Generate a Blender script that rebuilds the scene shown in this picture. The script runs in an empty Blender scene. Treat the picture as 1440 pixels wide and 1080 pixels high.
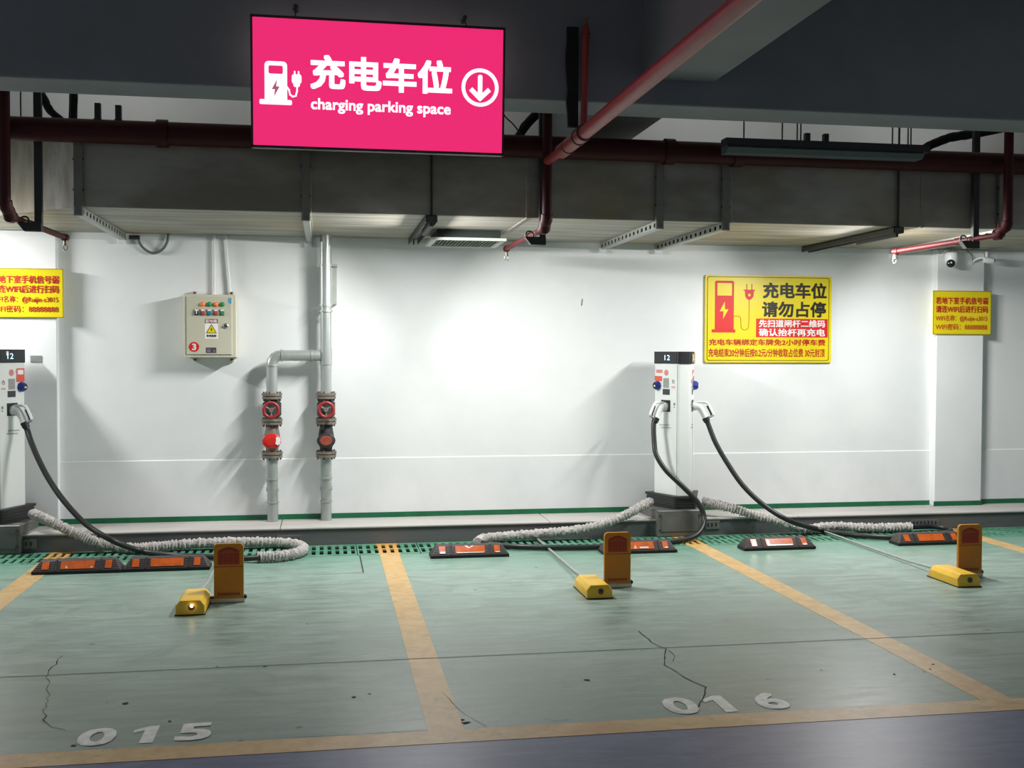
import bpy, bmesh, math, random
from mathutils import Vector, Matrix
random.seed(7)
PI = math.pi
scene = bpy.context.scene
COL = scene.collection

# ------------------------------------------------------------------ camera
FPX, CAMZ = 1531.0, 1.53
RX = Vector((0.98553, -0.00192, 0.16948)); RY = Vector((-0.16945, -0.02835, 0.98513)); RZ = Vector((0.00291, -0.99960, -0.02826))
# rows: world axes in image axes (right, down, forward)
camd = bpy.data.cameras.new('camera'); cam = bpy.data.objects.new('camera', camd); COL.objects.link(cam)
right = Vector((RX.x, RY.x, RZ.x)); down = Vector((RX.y, RY.y, RZ.y)); fwd = Vector((RX.z, RY.z, RZ.z))
m3 = Matrix((right, -down, -fwd)).transposed()
cam.matrix_world = Matrix.Translation((0, 0, CAMZ)) @ m3.to_4x4()
camd.sensor_fit = 'HORIZONTAL'; camd.sensor_width = 36.0
camd.lens = FPX / 1440.0 * 36.0
camd.clip_start = 0.05; camd.clip_end = 100
scene.camera = cam

def ray(px, py):
    v = Vector((px - 720.0, py - 540.0, FPX))
    return Vector((RX.dot(v), RY.dot(v), RZ.dot(v)))
def AY(px, py, y):                      # point of a sight line at depth y
    d = ray(px, py); t = y / d.y
    return Vector((d.x * t, y, CAMZ + d.z * t))
def AZ(px, py, z):                      # point of a sight line at height z
    d = ray(px, py); t = (z - CAMZ) / d.z
    return Vector((d.x * t, d.y * t, z))

# ------------------------------------------------------------------ world and light
world = bpy.data.worlds.new('garage_dim_surroundings'); scene.world = world
world.use_nodes = True
bg = world.node_tree.nodes['Background']
bg.inputs[0].default_value = (0.82, 0.89, 1.0, 1); bg.inputs[1].default_value = 0.28

def lamp_light(name, loc, sx, sy, power, color=(1.0, 0.985, 0.96), rot=(0, 0, 0), spread=180):
    L = bpy.data.lights.new(name, 'AREA'); L.shape = 'RECTANGLE'; L.size = sx; L.size_y = sy
    L.energy = power; L.color = color; L.spread = math.radians(spread)
    o = bpy.data.objects.new(name, L); COL.objects.link(o); o.location = loc; o.rotation_euler = rot
    return o
LAMP_X = (-3.20, 0.735, 4.25)
LAMP_W = 44.0; UP_W = 4.5
for lx in LAMP_X:                       # a frosted tube throws light to both sides as well as down
    k = 1.0 if lx > -2 else 0.75
    yy, ln = (7.92, 0.70) if lx > -2 else (8.62, 0.50)
    lamp_light('lamp_light', (lx, yy, 2.40), 0.040, ln, LAMP_W*0.80*k)
    for a in (-50, 50):
        lamp_light('lamp_light', (lx + 0.018 * (1 if a < 0 else -1), yy, 2.402), 0.036, ln, LAMP_W*0.66*k, rot=(0, math.radians(a), 0), spread=142)
UP_X = (-1.6, 0.6, 3.2, 5.2)
for lx in UP_X:                         # unseen uplights added on top of the duct to brighten the slab above
    lamp_light('added_uplight', (lx, 8.35, 3.085), 1.15, 0.05, UP_W, rot=(PI, 0, 0))

vs = scene.view_settings
vs.view_transform = 'Standard'; vs.look = 'None'; vs.exposure = 0.0; vs.gamma = 1.0
vs.use_curve_mapping = False

# ------------------------------------------------------------------ materials
MATS = {}
def srgb(r, g, b):
    f = lambda c: (c / 255 / 12.92) if c / 255 <= 0.04045 else ((c / 255 + 0.055) / 1.055) ** 2.4
    return (f(r), f(g), f(b))
def mat(name, col, rough=0.5, metal=0.0, var=0.0, scale=8.0, stretch=(1, 1, 1), bump=0.0, bscale=None, spec=0.5, emit=None, estr=0.0, col2=None, detail=4.0, coat=0.0):
    if name in MATS: return MATS[name]
    m = bpy.data.materials.new(name); m.use_nodes = True
    nt = m.node_tree; N = nt.nodes; Lk = nt.links; b = N['Principled BSDF']
    b.inputs['Base Color'].default_value = (*col, 1); b.inputs['Roughness'].default_value = rough
    b.inputs['Metallic'].default_value = metal; b.inputs['Specular IOR Level'].default_value = spec
    b.inputs['Coat Weight'].default_value = coat
    if emit:
        b.inputs['Emission Color'].default_value = (*emit, 1); b.inputs['Emission Strength'].default_value = estr
    if var > 0 or bump > 0 or col2:
        g = N.new('ShaderNodeNewGeometry')
        mp = N.new('ShaderNodeMapping'); mp.inputs['Scale'].default_value = stretch
        Lk.new(g.outputs['Position'], mp.inputs['Vector'])
        n = N.new('ShaderNodeTexNoise'); n.inputs['Scale'].default_value = scale; n.inputs['Detail'].default_value = detail
        n.inputs['Roughness'].default_value = 0.6
        Lk.new(mp.outputs[0], n.inputs['Vector'])
        if var > 0 or col2:
            r = N.new('ShaderNodeValToRGB')
            a = tuple(c * (1 - var) for c in col); z = col2 if col2 else tuple(min(1, c * (1 + var)) for c in col)
            r.color_ramp.elements[0].position = 0.32; r.color_ramp.elements[0].color = (*a, 1)
            r.color_ramp.elements[1].position = 0.68; r.color_ramp.elements[1].color = (*z, 1)
            Lk.new(n.outputs['Fac'], r.inputs[0]); Lk.new(r.outputs[0], b.inputs['Base Color'])
        if bump > 0:
            n2 = n
            if bscale:
                n2 = N.new('ShaderNodeTexNoise'); n2.inputs['Scale'].default_value = bscale; n2.inputs['Detail'].default_value = 5
                Lk.new(mp.outputs[0], n2.inputs['Vector'])
            bp = N.new('ShaderNodeBump'); bp.inputs['Strength'].default_value = bump; bp.inputs['Distance'].default_value = 0.01
            Lk.new(n2.outputs['Fac'], bp.inputs['Height']); Lk.new(bp.outputs[0], b.inputs['Normal'])
    MATS[name] = m
    return m

class NT:
    """small helper to wire node graphs"""
    def __init__(s, m): s.nt = m.node_tree; s.N = s.nt.nodes; s.L = s.nt.links
    def node(s, t, **kw):
        n = s.N.new(t)
        for k, v in kw.items(): setattr(n, k, v)
        return n
    def put(s, sock, v):
        if hasattr(v, 'is_output') or isinstance(v, bpy.types.NodeSocket): s.L.new(v, sock)
        elif isinstance(v, (tuple, list)) and len(v) == 3 and sock.type == 'RGBA': sock.default_value = (*v, 1)
        else: sock.default_value = v
    def math(s, op, a, b=None, clamp=False):
        n = s.node('ShaderNodeMath', operation=op, use_clamp=clamp); s.put(n.inputs[0], a)
        if b is not None: s.put(n.inputs[1], b)
        return n.outputs[0]
    def mix(s, f, a, b):
        n = s.node('ShaderNodeMix', data_type='RGBA'); s.put(n.inputs[0], f); s.put(n.inputs[6], a); s.put(n.inputs[7], b)
        return n.outputs[2]
    def noise(s, vec, scale, detail=4, rough=0.6, dist=0.0):
        n = s.node('ShaderNodeTexNoise'); n.inputs['Scale'].default_value = scale; n.inputs['Detail'].default_value = detail
        n.inputs['Roughness'].default_value = rough; n.inputs['Distortion'].default_value = dist; s.put(n.inputs['Vector'], vec)
        return n.outputs['Fac']
    def maprange(s, v, a, b, c=0.0, d=1.0, smooth=True):
        n = s.node('ShaderNodeMapRange', interpolation_type='SMOOTHSTEP' if smooth else 'LINEAR'); s.put(n.inputs[0], v)
        n.inputs[1].default_value = a; n.inputs[2].default_value = b; n.inputs[3].default_value = c; n.inputs[4].default_value = d
        return n.outputs[0]
    def pos(s):
        g = s.node('ShaderNodeNewGeometry'); return g.outputs['Position']
    def scaled(s, vec, sc, rot=(0, 0, 0)):
        n = s.node('ShaderNodeMapping'); n.inputs['Scale'].default_value = sc; n.inputs['Rotation'].default_value = rot; s.put(n.inputs['Vector'], vec)
        return n.outputs[0]
    def sep(s, vec):
        n = s.node('ShaderNodeSeparateXYZ'); s.put(n.inputs[0], vec); return n.outputs

LINES_X = (-1.970, 0.483, 2.934, 5.385)
def floor_mat():
    m = bpy.data.materials.new('green_epoxy_floor'); m.use_nodes = True; t = NT(m); b = t.N['Principled BSDF']
    p = t.pos(); xyz = t.sep(p)
    big = t.noise(p, 0.55, 3)
    fine = t.noise(t.scaled(p, (1.0, 5.0, 1)), 3.0, 6, 0.65, 0.6)
    swirl = t.noise(p, 1.6, 5, 0.7, 2.2)
    grain = t.noise(p, 45, 3)
    c = t.mix(t.maprange(fine, 0.35, 0.68), srgb(122, 144, 134), srgb(154, 174, 164))
    c = t.mix(t.math('MULTIPLY', t.maprange(swirl, 0.5, 0.72), 0.45), c, srgb(104, 120, 111))
    # fresher, more saturated green paint along the drain
    edge = t.math('ADD', xyz[1], t.math('MULTIPLY', t.math('SUBTRACT', fine, 0.5), 2.2))
    edge = t.math('ADD', edge, t.math('MULTIPLY', t.math('SUBTRACT', big, 0.5), 1.2))
    fresh = t.math('MULTIPLY', t.maprange(edge, 7.1, 8.6), 0.62)
    c = t.mix(fresh, c, srgb(78, 142, 116))
    # dirt worn in by tyres towards the lane
    dirt = t.maprange(t.math('SUBTRACT', t.math('MULTIPLY', big, 3.0), t.math('MULTIPLY', xyz[1], 0.28)), -0.9, 0.7)
    c = t.mix(t.math('MULTIPLY', dirt, 0.45), c, srgb(94, 102, 92))
    spots = t.maprange(t.noise(p, 7.0, 2), 0.735, 0.76)
    c = t.mix(t.math('MULTIPLY', spots, 0.7), c, srgb(52, 58, 54))
    c = t.mix(t.math('MULTIPLY', t.math('SUBTRACT', grain, 0.5), 0.35), c, srgb(70, 80, 75))
    t.put(b.inputs['Base Color'], c)
    t.put(b.inputs['Roughness'], t.maprange(fine, 0.3, 0.7, 0.30, 0.46))
    bp = t.node('ShaderNodeBump'); bp.inputs['Strength'].default_value = 0.12; bp.inputs['Distance'].default_value = 0.01
    t.put(bp.inputs['Height'], t.noise(t.scaled(p, (1, 2.5, 1)), 5.0, 4)); t.put(b.inputs['Normal'], bp.outputs[0])
    return m
def drive_mat():
    m = bpy.data.materials.new('blue_epoxy_lane'); m.use_nodes = True; t = NT(m); b = t.N['Principled BSDF']
    p = t.pos()
    fine = t.noise(t.scaled(p, (1.0, 4.0, 1)), 3.5, 6, 0.65, 0.8)
    c = t.mix(t.maprange(fine, 0.35, 0.7), srgb(60, 70, 112), srgb(84, 94, 134))
    c = t.mix(t.math('MULTIPLY', t.maprange(t.noise(p, 14, 5), 0.52, 0.7), 0.4), c, srgb(62, 66, 88))
    t.put(b.inputs['Base Color'], c); b.inputs['Roughness'].default_value = 0.42
    return m
def line_mat():
    m = bpy.data.materials.new('worn_yellow_line'); m.use_nodes = True; t = NT(m); b = t.N['Principled BSDF']
    p = t.pos()
    f = t.noise(t.scaled(p, (4.0, 4.0, 1)), 2.5, 6, 0.7, 0.5)
    c = t.mix(t.maprange(f, 0.3, 0.7), srgb(184, 150, 94), srgb(204, 172, 118))
    c = t.mix(t.math('MULTIPLY', t.maprange(t.noise(p, 9, 6, 0.75), 0.54, 0.68), 0.6), c, srgb(140, 128, 98))
    c = t.mix(t.math('MULTIPLY', t.maprange(t.noise(p, 3, 3), 0.52, 0.66), 0.4), c, srgb(188, 134, 76))
    t.put(b.inputs['Base Color'], c); b.inputs['Roughness'].default_value = 0.45
    return m
def cover_mat():
    m = bpy.data.materials.new('green_drain_cover'); m.use_nodes = True; t = NT(m); b = t.N['Principled BSDF']
    p = t.pos(); xyz = t.sep(p)
    n = t.noise(p, 6, 5)
    c = t.mix(t.maprange(n, 0.3, 0.7), srgb(66, 122, 98), srgb(96, 150, 124))
    band = None
    for lx in LINES_X:
        d = t.math('ABSOLUTE', t.math('SUBTRACT', xyz[0], lx))
        k = t.math('LESS_THAN', d, 0.085)
        band = k if band is None else t.math('ADD', band, k)
    worn = t.math('MULTIPLY', band, t.maprange(n, 0.25, 0.45, 0.6, 0.95))
    c = t.mix(worn, c, srgb(196, 154, 84))
    t.put(b.inputs['Base Color'], c); b.inputs['Roughness'].default_value = 0.5
    return m
def wall_mat():
    m = bpy.data.materials.new('white_wall_paint'); m.use_nodes = True; t = NT(m); b = t.N['Principled BSDF']
    p = t.pos(); xyz = t.sep(p)
    c = t.mix(t.maprange(t.noise(p, 0.8, 5), 0.3, 0.7), srgb(226, 230, 231), srgb(238, 240, 240))
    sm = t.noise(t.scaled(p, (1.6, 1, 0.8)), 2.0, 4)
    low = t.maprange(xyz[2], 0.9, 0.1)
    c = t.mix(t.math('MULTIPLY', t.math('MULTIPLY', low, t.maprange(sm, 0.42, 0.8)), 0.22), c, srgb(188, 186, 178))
    t.put(b.inputs['Base Color'], c); b.inputs['Roughness'].default_value = 0.6
    bp = t.node('ShaderNodeBump'); bp.inputs['Strength'].default_value = 0.05; bp.inputs['Distance'].default_value = 0.01
    t.put(bp.inputs['Height'], t.noise(p, 22, 5)); t.put(b.inputs['Normal'], bp.outputs[0])
    return m
def duct_mat():
    m = bpy.data.materials.new('galvanised_duct_sheet'); m.use_nodes = True; t = NT(m); b = t.N['Principled BSDF']
    p = t.pos()
    st = t.noise(t.scaled(p, (0.5, 5, 1.2)), 2.0, 4, 0.6)
    c = t.mix(t.maprange(st, 0.35, 0.68), srgb(134, 130, 118), srgb(172, 169, 158))
    c = t.mix(t.math('MULTIPLY', t.maprange(t.noise(p, 0.9, 3), 0.52, 0.68), 0.55), c, srgb(168, 152, 112))
    t.put(b.inputs['Base Color'], c); b.inputs['Roughness'].default_value = 0.55; b.inputs['Metallic'].default_value = 0.35
    return m
FLOOR = floor_mat(); DRIVE = drive_mat(); LINE = line_mat(); COVER = cover_mat(); WALL = wall_mat(); DUCT = duct_mat()
CONC_BEAM = mat('grey_painted_concrete', srgb(118, 121, 126), 0.7, var=0.08, scale=2.0, bump=0.1, bscale=30)
CEIL = mat('ceiling_concrete_paint', srgb(205, 206, 202), 0.75, var=0.05, scale=1.5)
CURB_TOP = mat('curb_top_concrete', srgb(176, 174, 170), 0.7, var=0.09, scale=3.0, stretch=(0.6, 3, 1), bump=0.1, bscale=40)
CURB_FRONT = mat('curb_front_shaded_grey', srgb(96, 97, 98), 0.65, var=0.12, scale=3.0, stretch=(0.5, 1, 3))  # curb grey darkened for the shade on its front face
GREEN_SKIRT = mat('dark_green_skirting_paint', srgb(18, 104, 66), 0.45, var=0.15, scale=6)
TRENCH = mat('recess_black', srgb(22, 28, 24), 0.9)  # near-black colour for the drain trench and bracket hollows
NUMWHITE = mat('worn_white_floor_paint', srgb(222, 224, 220), 0.5, var=0.18, scale=18, detail=6)
CRACK = mat('crack_dark', srgb(30, 33, 31), 0.9)
REDLIT = mat('sign_lit_red_pipe_paint', srgb(152, 48, 48), 0.45, var=0.12, scale=10)  # pipe red lightened to carry the pink sign's light
REDSHADED = mat('shaded_red_pipe_paint', srgb(62, 7, 11), 0.55, spec=0.3, var=0.12, scale=10)  # same pipe red darkened for the shade the fire main hangs in
DARKSTEEL = mat('dark_painted_steel', srgb(46, 50, 48), 0.5, var=0.1, scale=10)
BLACKFOAM = mat('black_insulation', srgb(24, 24, 24), 0.85, var=0.2, scale=20, bump=0.5)
GALV = mat('galvanised_steel', srgb(176, 180, 176), 0.42, 0.55, var=0.07, scale=14)
GALVDARK = mat('dull_galvanised_channel', srgb(84, 86, 82), 0.5, 0.4, var=0.1, scale=10)
STRAPG = mat('weathered_strap_steel', srgb(128, 128, 118), 0.55, 0.3, var=0.1, scale=10)
PIPESILVER = mat('silver_pipe_paint', srgb(176, 182, 180), 0.34, 0.5, var=0.08, scale=12, stretch=(1, 1, 0.4))
FLANGE = mat('rusty_grey_flange', srgb(122, 114, 104), 0.6, 0.3, var=0.25, scale=40)
BOLT = mat('dull_bolt_steel', srgb(90, 84, 78), 0.5, 0.5)
REDWHEEL = mat('red_handwheel_paint', srgb(150, 40, 44), 0.4, var=0.15, scale=30)
REDCAP = mat('bright_red_cap_paint', srgb(206, 36, 30), 0.45, var=0.15, scale=30)
RUSTCAP = mat('rust_red_cap', srgb(150, 70, 54), 0.65, var=0.25, scale=40)
BLACKIRON = mat('black_iron', srgb(44, 46, 46), 0.55, var=0.15, scale=20)
WHITEPL = mat('white_plastic', srgb(232, 234, 234), 0.35, var=0.02, scale=6)
POSTWHITE = mat('white_powder_coat', srgb(226, 230, 228), 0.4, var=0.02, scale=4)
SEAM = mat('grey_seam', srgb(120, 126, 124), 0.6)
BLACKGLOSS = mat('black_gloss_panel', srgb(30, 33, 38), 0.2)
BLACKPL = mat('black_plastic', srgb(26, 27, 28), 0.5)
RUBBER = mat('black_cable_rubber', srgb(32, 35, 35), 0.42)
BASEBLACK = mat('black_base_plastic', srgb(44, 46, 46), 0.5, var=0.08, scale=20)
STEELBOX = mat('scuffed_grey_steel', srgb(112, 113, 110), 0.5, 0.3, var=0.16, scale=9)
BLUEPL = mat('blue_plastic_tag', srgb(28, 62, 158), 0.4)
DIGIT = mat('led_digit', srgb(180, 225, 255), 0.5, emit=srgb(190, 230, 255), estr=1.3)
YELLOWSIGN = mat('yellow_sign_board', srgb(232, 212, 14), 0.4, var=0.03, scale=5)
BRASSTAG = mat('gold_sticker', srgb(196, 160, 92), 0.35, 0.3)
SIGNRED = mat('sign_red_print', srgb(214, 30, 24), 0.5)
SIGNDARKRED = mat('sign_dark_red_print', srgb(190, 36, 22), 0.5)
SIGNBLACK = mat('sign_black_print', srgb(34, 28, 10), 0.5)
SIGNWHITE = mat('sign_white_print', srgb(244, 238, 238), 0.5)
SIGNEDGE = mat('sign_olive_edge', srgb(150, 136, 20), 0.5)
FRAMEBLACK = mat('black_sign_frame', srgb(40, 12, 18), 0.35)
PINK = mat('pink_backlit_film', srgb(150, 20, 70), 0.35, emit=(0.86, 0.022, 0.172), estr=0.95)
BACKGLOW = mat('added_back_glow', srgb(200, 150, 160), 0.5, emit=(1.0, 0.78, 0.74), estr=0.8)  # emission of the added panel behind the sign
PINKWHITE = mat('white_backlit_film', srgb(240, 240, 240), 0.4, emit=(1.0, 0.96, 0.97), estr=1.15)
PINKMID = mat('mauve_backlit_film', srgb(150, 60, 80), 0.4, emit=(0.36, 0.10, 0.16), estr=1.0)
BEIGE = mat('beige_cabinet_paint', srgb(206, 204, 184), 0.4, var=0.02, scale=5)
BEIGED = mat('beige_cabinet_door_paint', srgb(198, 196, 176), 0.4, var=0.02, scale=5)
ORANGEL = mat('orange_indicator', srgb(240, 128, 48), 0.3, emit=srgb(240, 120, 40), estr=0.12)
GREENL = mat('green_indicator', srgb(20, 140, 74), 0.3, emit=srgb(20, 150, 80), estr=0.05)
CHROME = mat('chrome', srgb(190, 192, 190), 0.25, 0.9)
PURPLE = mat('dark_nameplate', srgb(74, 66, 84), 0.4)
MAROON = mat('maroon_label', srgb(150, 50, 50), 0.5)
TEALSW = mat('teal_switch', srgb(40, 128, 134), 0.5)
REDSW = mat('red_switch', srgb(170, 84, 84), 0.5)
GREENSW = mat('green_switch', srgb(50, 140, 90), 0.5)
SKYSTK = mat('blue_sticker', srgb(70, 160, 200), 0.5)
STOPRUB = mat('wheel_stop_rubber', srgb(58, 53, 54), 0.62, var=0.2, scale=24)
STOPBASE = mat('wheel_stop_dark_base', srgb(28, 26, 27), 0.7)
REFLECT = mat('orange_reflector_film', srgb(188, 88, 36), 0.28, var=0.22, scale=22, detail=6)
SILVERFILM = mat('silver_reflector_film', srgb(226, 222, 218), 0.25, 0.3)
LOCKYEL = mat('yellow_lock_housing', srgb(236, 190, 56), 0.4, var=0.05, scale=12)
LOCKAMB = mat('amber_lock_flap', srgb(196, 124, 14), 0.4, var=0.06, scale=6)
LOCKEDGE = mat('amber_edge', srgb(232, 180, 70), 0.35)
LOCKRED = mat('brick_red_print', srgb(168, 66, 14), 0.5)
LOCKRED2 = mat('deep_red_print', srgb(142, 38, 10), 0.5)
LOCKBAR = mat('cream_hinge_bar', srgb(214, 206, 190), 0.4, 0.2)
LEDWARM = mat('warm_led', srgb(255, 220, 150), 0.3, emit=(1.0, 0.62, 0.22), estr=9.0)
WRAP = mat('white_fluffy_wrap', srgb(184, 180, 176), 0.85, var=0.22, scale=60, bump=0.8, bscale=90)
GREYTAG = mat('grey_label', srgb(130, 136, 136), 0.5, var=0.2, scale=120)
QRGREY = mat('grey_print', srgb(150, 152, 148), 0.5, var=0.35, scale=160)
REDSTICK = mat('faded_red_sticker', srgb(214, 130, 126), 0.5, var=0.1, scale=80)
ORSTICK = mat('red_orange_sticker', srgb(222, 92, 70), 0.5, var=0.1, scale=80)
DARKSTICK = mat('dark_sticker', srgb(52, 56, 60), 0.5, var=0.3, scale=120)
GREENTXT = mat('green_print', srgb(60, 130, 104), 0.5)
GREYTXT = mat('grey_letter_print', srgb(120, 128, 128), 0.5)
GRILLE_DK = mat('dark_green_grille', srgb(40, 52, 46), 0.5)
GRILLE_LT = mat('pale_grille_frame', srgb(196, 198, 190), 0.5)
TRAYDK = mat('dark_tray_paint', srgb(36, 38, 38), 0.45)
TRAYLT = mat('tray_cover_grey', srgb(64, 76, 80), 0.4)
PVC = mat('white_pvc_conduit', srgb(222, 224, 222), 0.4)
GREYCOND = mat('grey_flex_conduit', srgb(96, 104, 108), 0.5)
BRASS = mat('sprinkler_brass', srgb(120, 112, 100), 0.4, 0.5)
LAMPSTRIP = mat('frosted_lamp_strip', srgb(70, 72, 70), 0.6)

# ------------------------------------------------------------------ mesh helpers
def BM(): return bmesh.new()
def box(bm, x0, x1, y0, y1, z0, z1):
    vs_ = [bm.verts.new(p) for p in ((x0,y0,z0),(x1,y0,z0),(x1,y1,z0),(x0,y1,z0),(x0,y0,z1),(x1,y0,z1),(x1,y1,z1),(x0,y1,z1))]
    for f in ((3,2,1,0),(4,5,6,7),(0,1,5,4),(1,2,6,5),(2,3,7,6),(3,0,4,7)): bm.faces.new([vs_[i] for i in f])
    return bm
def bevel(bm, w, seg=2):
    bmesh.ops.remove_doubles(bm, verts=bm.verts, dist=1e-5)
    bmesh.ops.bevel(bm, geom=[e for e in bm.edges if e.calc_face_angle(0) > 0.5], offset=w, segments=seg, affect='EDGES', profile=0.5, clamp_overlap=True)
    return bm
def bbox(x0, x1, y0, y1, z0, z1, w=0.005, seg=2): return bevel(box(BM(), x0, x1, y0, y1, z0, z1), w, seg)
def frame_for(d):
    d = d.normalized(); up = Vector((0, 0, 1)) if abs(d.z) < 0.9 else Vector((1, 0, 0))
    a = d.cross(up).normalized(); return a, a.cross(d).normalized()
def cyl(bm, p, q, r, r2=None, seg=16, caps=True):
    p = Vector(p); q = Vector(q); r2 = r if r2 is None else r2
    a, b = frame_for(q - p); A = []; B = []
    for i in range(seg):
        t = 2 * PI * i / seg; u = a * math.cos(t) + b * math.sin(t)
        A.append(bm.verts.new(p + u * r)); B.append(bm.verts.new(q + u * r2))
    for i in range(seg):
        j = (i + 1) % seg; bm.faces.new((A[i], B[i], B[j], A[j]))
    if caps: bm.faces.new(A); bm.faces.new(B[::-1])
    return bm
def smooth_path(pts, n=8):
    pts = [Vector(p) for p in pts]; out = []
    P = [pts[0] * 2 - pts[1]] + pts + [pts[-1] * 2 - pts[-2]]
    for i in range(1, len(P) - 2):
        p0, p1, p2, p3 = P[i-1:i+3]
        for k in range(n):
            t = k / n
            out.append(0.5 * ((2*p1) + (p2-p0)*t + (2*p0-5*p1+4*p2-p3)*t*t + (3*p1-p0-3*p2+p3)*t**3))
    out.append(pts[-1]); return out
def tube(bm, pts, r, seg=10, rf=None, jit=0.0, flat=1.0):
    pts = [Vector(p) for p in pts]; rings = []; a = None
    for i, p in enumerate(pts):
        d = (pts[min(i+1, len(pts)-1)] - pts[max(i-1, 0)]).normalized()
        if a is None: a, b = frame_for(d)
        else:
            a = (a - d * a.dot(d)).normalized(); b = a.cross(d).normalized()
        rr = rf(i / (len(pts)-1)) if rf else r
        ring = []
        for k in range(seg):
            t = 2 * PI * k / seg; q = rr * (1 + (random.uniform(-jit, jit) if jit else 0))
            ring.append(bm.verts.new(p + (a * math.cos(t) + b * math.sin(t) * flat) * q))
        rings.append(ring)
    for i in range(len(rings) - 1):
        for k in range(seg):
            j = (k + 1) % seg; bm.faces.new((rings[i][k], rings[i][j], rings[i+1][j], rings[i+1][k]))
    bm.faces.new(rings[0][::-1]); bm.faces.new(rings[-1])
    return bm
def lathe(bm, c, axis, prof, seg=24):
    """prof: list of (along, radius)"""
    c = Vector(c); axis = Vector(axis).normalized(); a, b = frame_for(axis); rings = []
    for h, r in prof:
        rings.append([bm.verts.new(c + axis * h + (a * math.cos(2*PI*i/seg) + b * math.sin(2*PI*i/seg)) * max(r, 1e-4)) for i in range(seg)])
    for i in range(len(rings) - 1):
        for k in range(seg):
            j = (k + 1) % seg; bm.faces.new((rings[i][k], rings[i][j], rings[i+1][j], rings[i+1][k]))
    bm.faces.new(rings[0][::-1]); bm.faces.new(rings[-1])
    bmesh.ops.recalc_face_normals(bm, faces=bm.faces)
    return bm
def torus(bm, c, axis, R, r, seg=28, rs=10):
    c = Vector(c); a, b = frame_for(Vector(axis)); ax = Vector(axis).normalized(); V = []
    for i in range(seg):
        t = 2*PI*i/seg; u = a*math.cos(t) + b*math.sin(t)
        V.append([bm.verts.new(c + u*(R + r*math.cos(2*PI*k/rs)) + ax*(r*math.sin(2*PI*k/rs))) for k in range(rs)])
    for i in range(seg):
        for k in range(rs):
            j = (i+1) % seg; l = (k+1) % rs; bm.faces.new((V[i][k], V[j][k], V[j][l], V[i][l]))
    return bm
def prism(bm, poly, o, u, v, depth):
    """polygon in (u,v) about o, thickness 'depth' along n = u x v (towards +n)"""
    o = Vector(o); u = Vector(u); v = Vector(v); n = u.cross(v).normalized()
    A = [bm.verts.new(o + u*p[0] + v*p[1]) for p in poly]; B = [bm.verts.new(o + u*p[0] + v*p[1] + n*depth) for p in poly]
    L = len(poly)
    for i in range(L):
        j = (i+1) % L; bm.faces.new((A[i], A[j], B[j], B[i]))
    bm.faces.new(A[::-1]); bm.faces.new(B)
    return bm
def rrect(x0, x1, y0, y1, r, n=4, corners=(1, 1, 1, 1)):
    pts = []
    for (cx, cy, a0, on) in ((x1-r, y0+r, -PI/2, corners[1]), (x1-r, y1-r, 0, corners[2]), (x0+r, y1-r, PI/2, corners[3]), (x0+r, y0+r, PI, corners[0])):
        if on:
            for i in range(n+1):
                t = a0 + PI/2*i/n; pts.append((cx + r*math.cos(t), cy + r*math.sin(t)))
        else:
            t = a0 + PI/4; s = r*math.sqrt(2); pts.append((cx + s*math.cos(t), cy + s*math.sin(t)))
    return pts
def circ(cx, cy, r, n=24): return [(cx + r*math.cos(2*PI*i/n), cy + r*math.sin(2*PI*i/n)) for i in range(n)]
def strip(pts, w, closed=False):
    """2-D polyline to a list of quads"""
    out = []; L = len(pts)
    for i in range(L if closed else L-1):
        a = Vector((*pts[i], 0)); b = Vector((*pts[(i+1) % L], 0)); d = (b-a)
        if d.length < 1e-6: continue
        d.normalize(); n = Vector((-d.y, d.x, 0))*w/2; e = d*w*0.35
        out.append([tuple((a-n-e)[:2]), tuple((b-n+e)[:2]), tuple((b+n+e)[:2]), tuple((a+n-e)[:2])])
    return out

# ------------------------------------------------------------------ object helpers
ROOT = {}
def root_loc(o):
    while o.parent: o = o.parent
    return Vector(ROOT.get(o.name, (0, 0, 0)))
def obj(name, bm, m, parent=None, smooth=False, label=None, cat=None, group=None, kind=None, local=False):
    bm.normal_update()
    me = bpy.data.meshes.new(name)
    o = bpy.data.objects.new(name, me); COL.objects.link(o)
    if parent is None:
        if not local and kind != 'structure':
            xs = [v.co for v in bm.verts]
            c = Vector(((min(v.x for v in xs)+max(v.x for v in xs))/2, (min(v.y for v in xs)+max(v.y for v in xs))/2, min(v.z for v in xs)))
            bmesh.ops.translate(bm, verts=bm.verts, vec=-c); o.location = c; ROOT[o.name] = c
    else:
        o.parent = parent
        if not local:
            bmesh.ops.translate(bm, verts=bm.verts, vec=-root_loc(parent))
    bm.to_mesh(me); bm.free(); me.materials.append(m)
    if smooth:
        for p in me.polygons: p.use_smooth = True
        try: me.set_sharp_from_angle(angle=math.radians(40))
        except Exception: pass
    tag(o, label, cat, group, kind)
    return o
def tag(o, label=None, cat=None, group=None, kind=None):
    if label: o['label'] = label
    if cat: o['category'] = cat
    if group: o['group'] = group
    if kind: o['kind'] = kind
def thing(name, loc, label, cat, group=None):
    o = bpy.data.objects.new(name, None); COL.objects.link(o); o.location = loc; o.empty_display_size = 0.1
    ROOT[o.name] = Vector(loc); tag(o, label, cat, group); return o
def copy_tree(o, parent=None):
    c = o.copy(); COL.objects.link(c); c.parent = parent
    for ch in list(o.children): copy_tree(ch, c)
    return c
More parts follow.
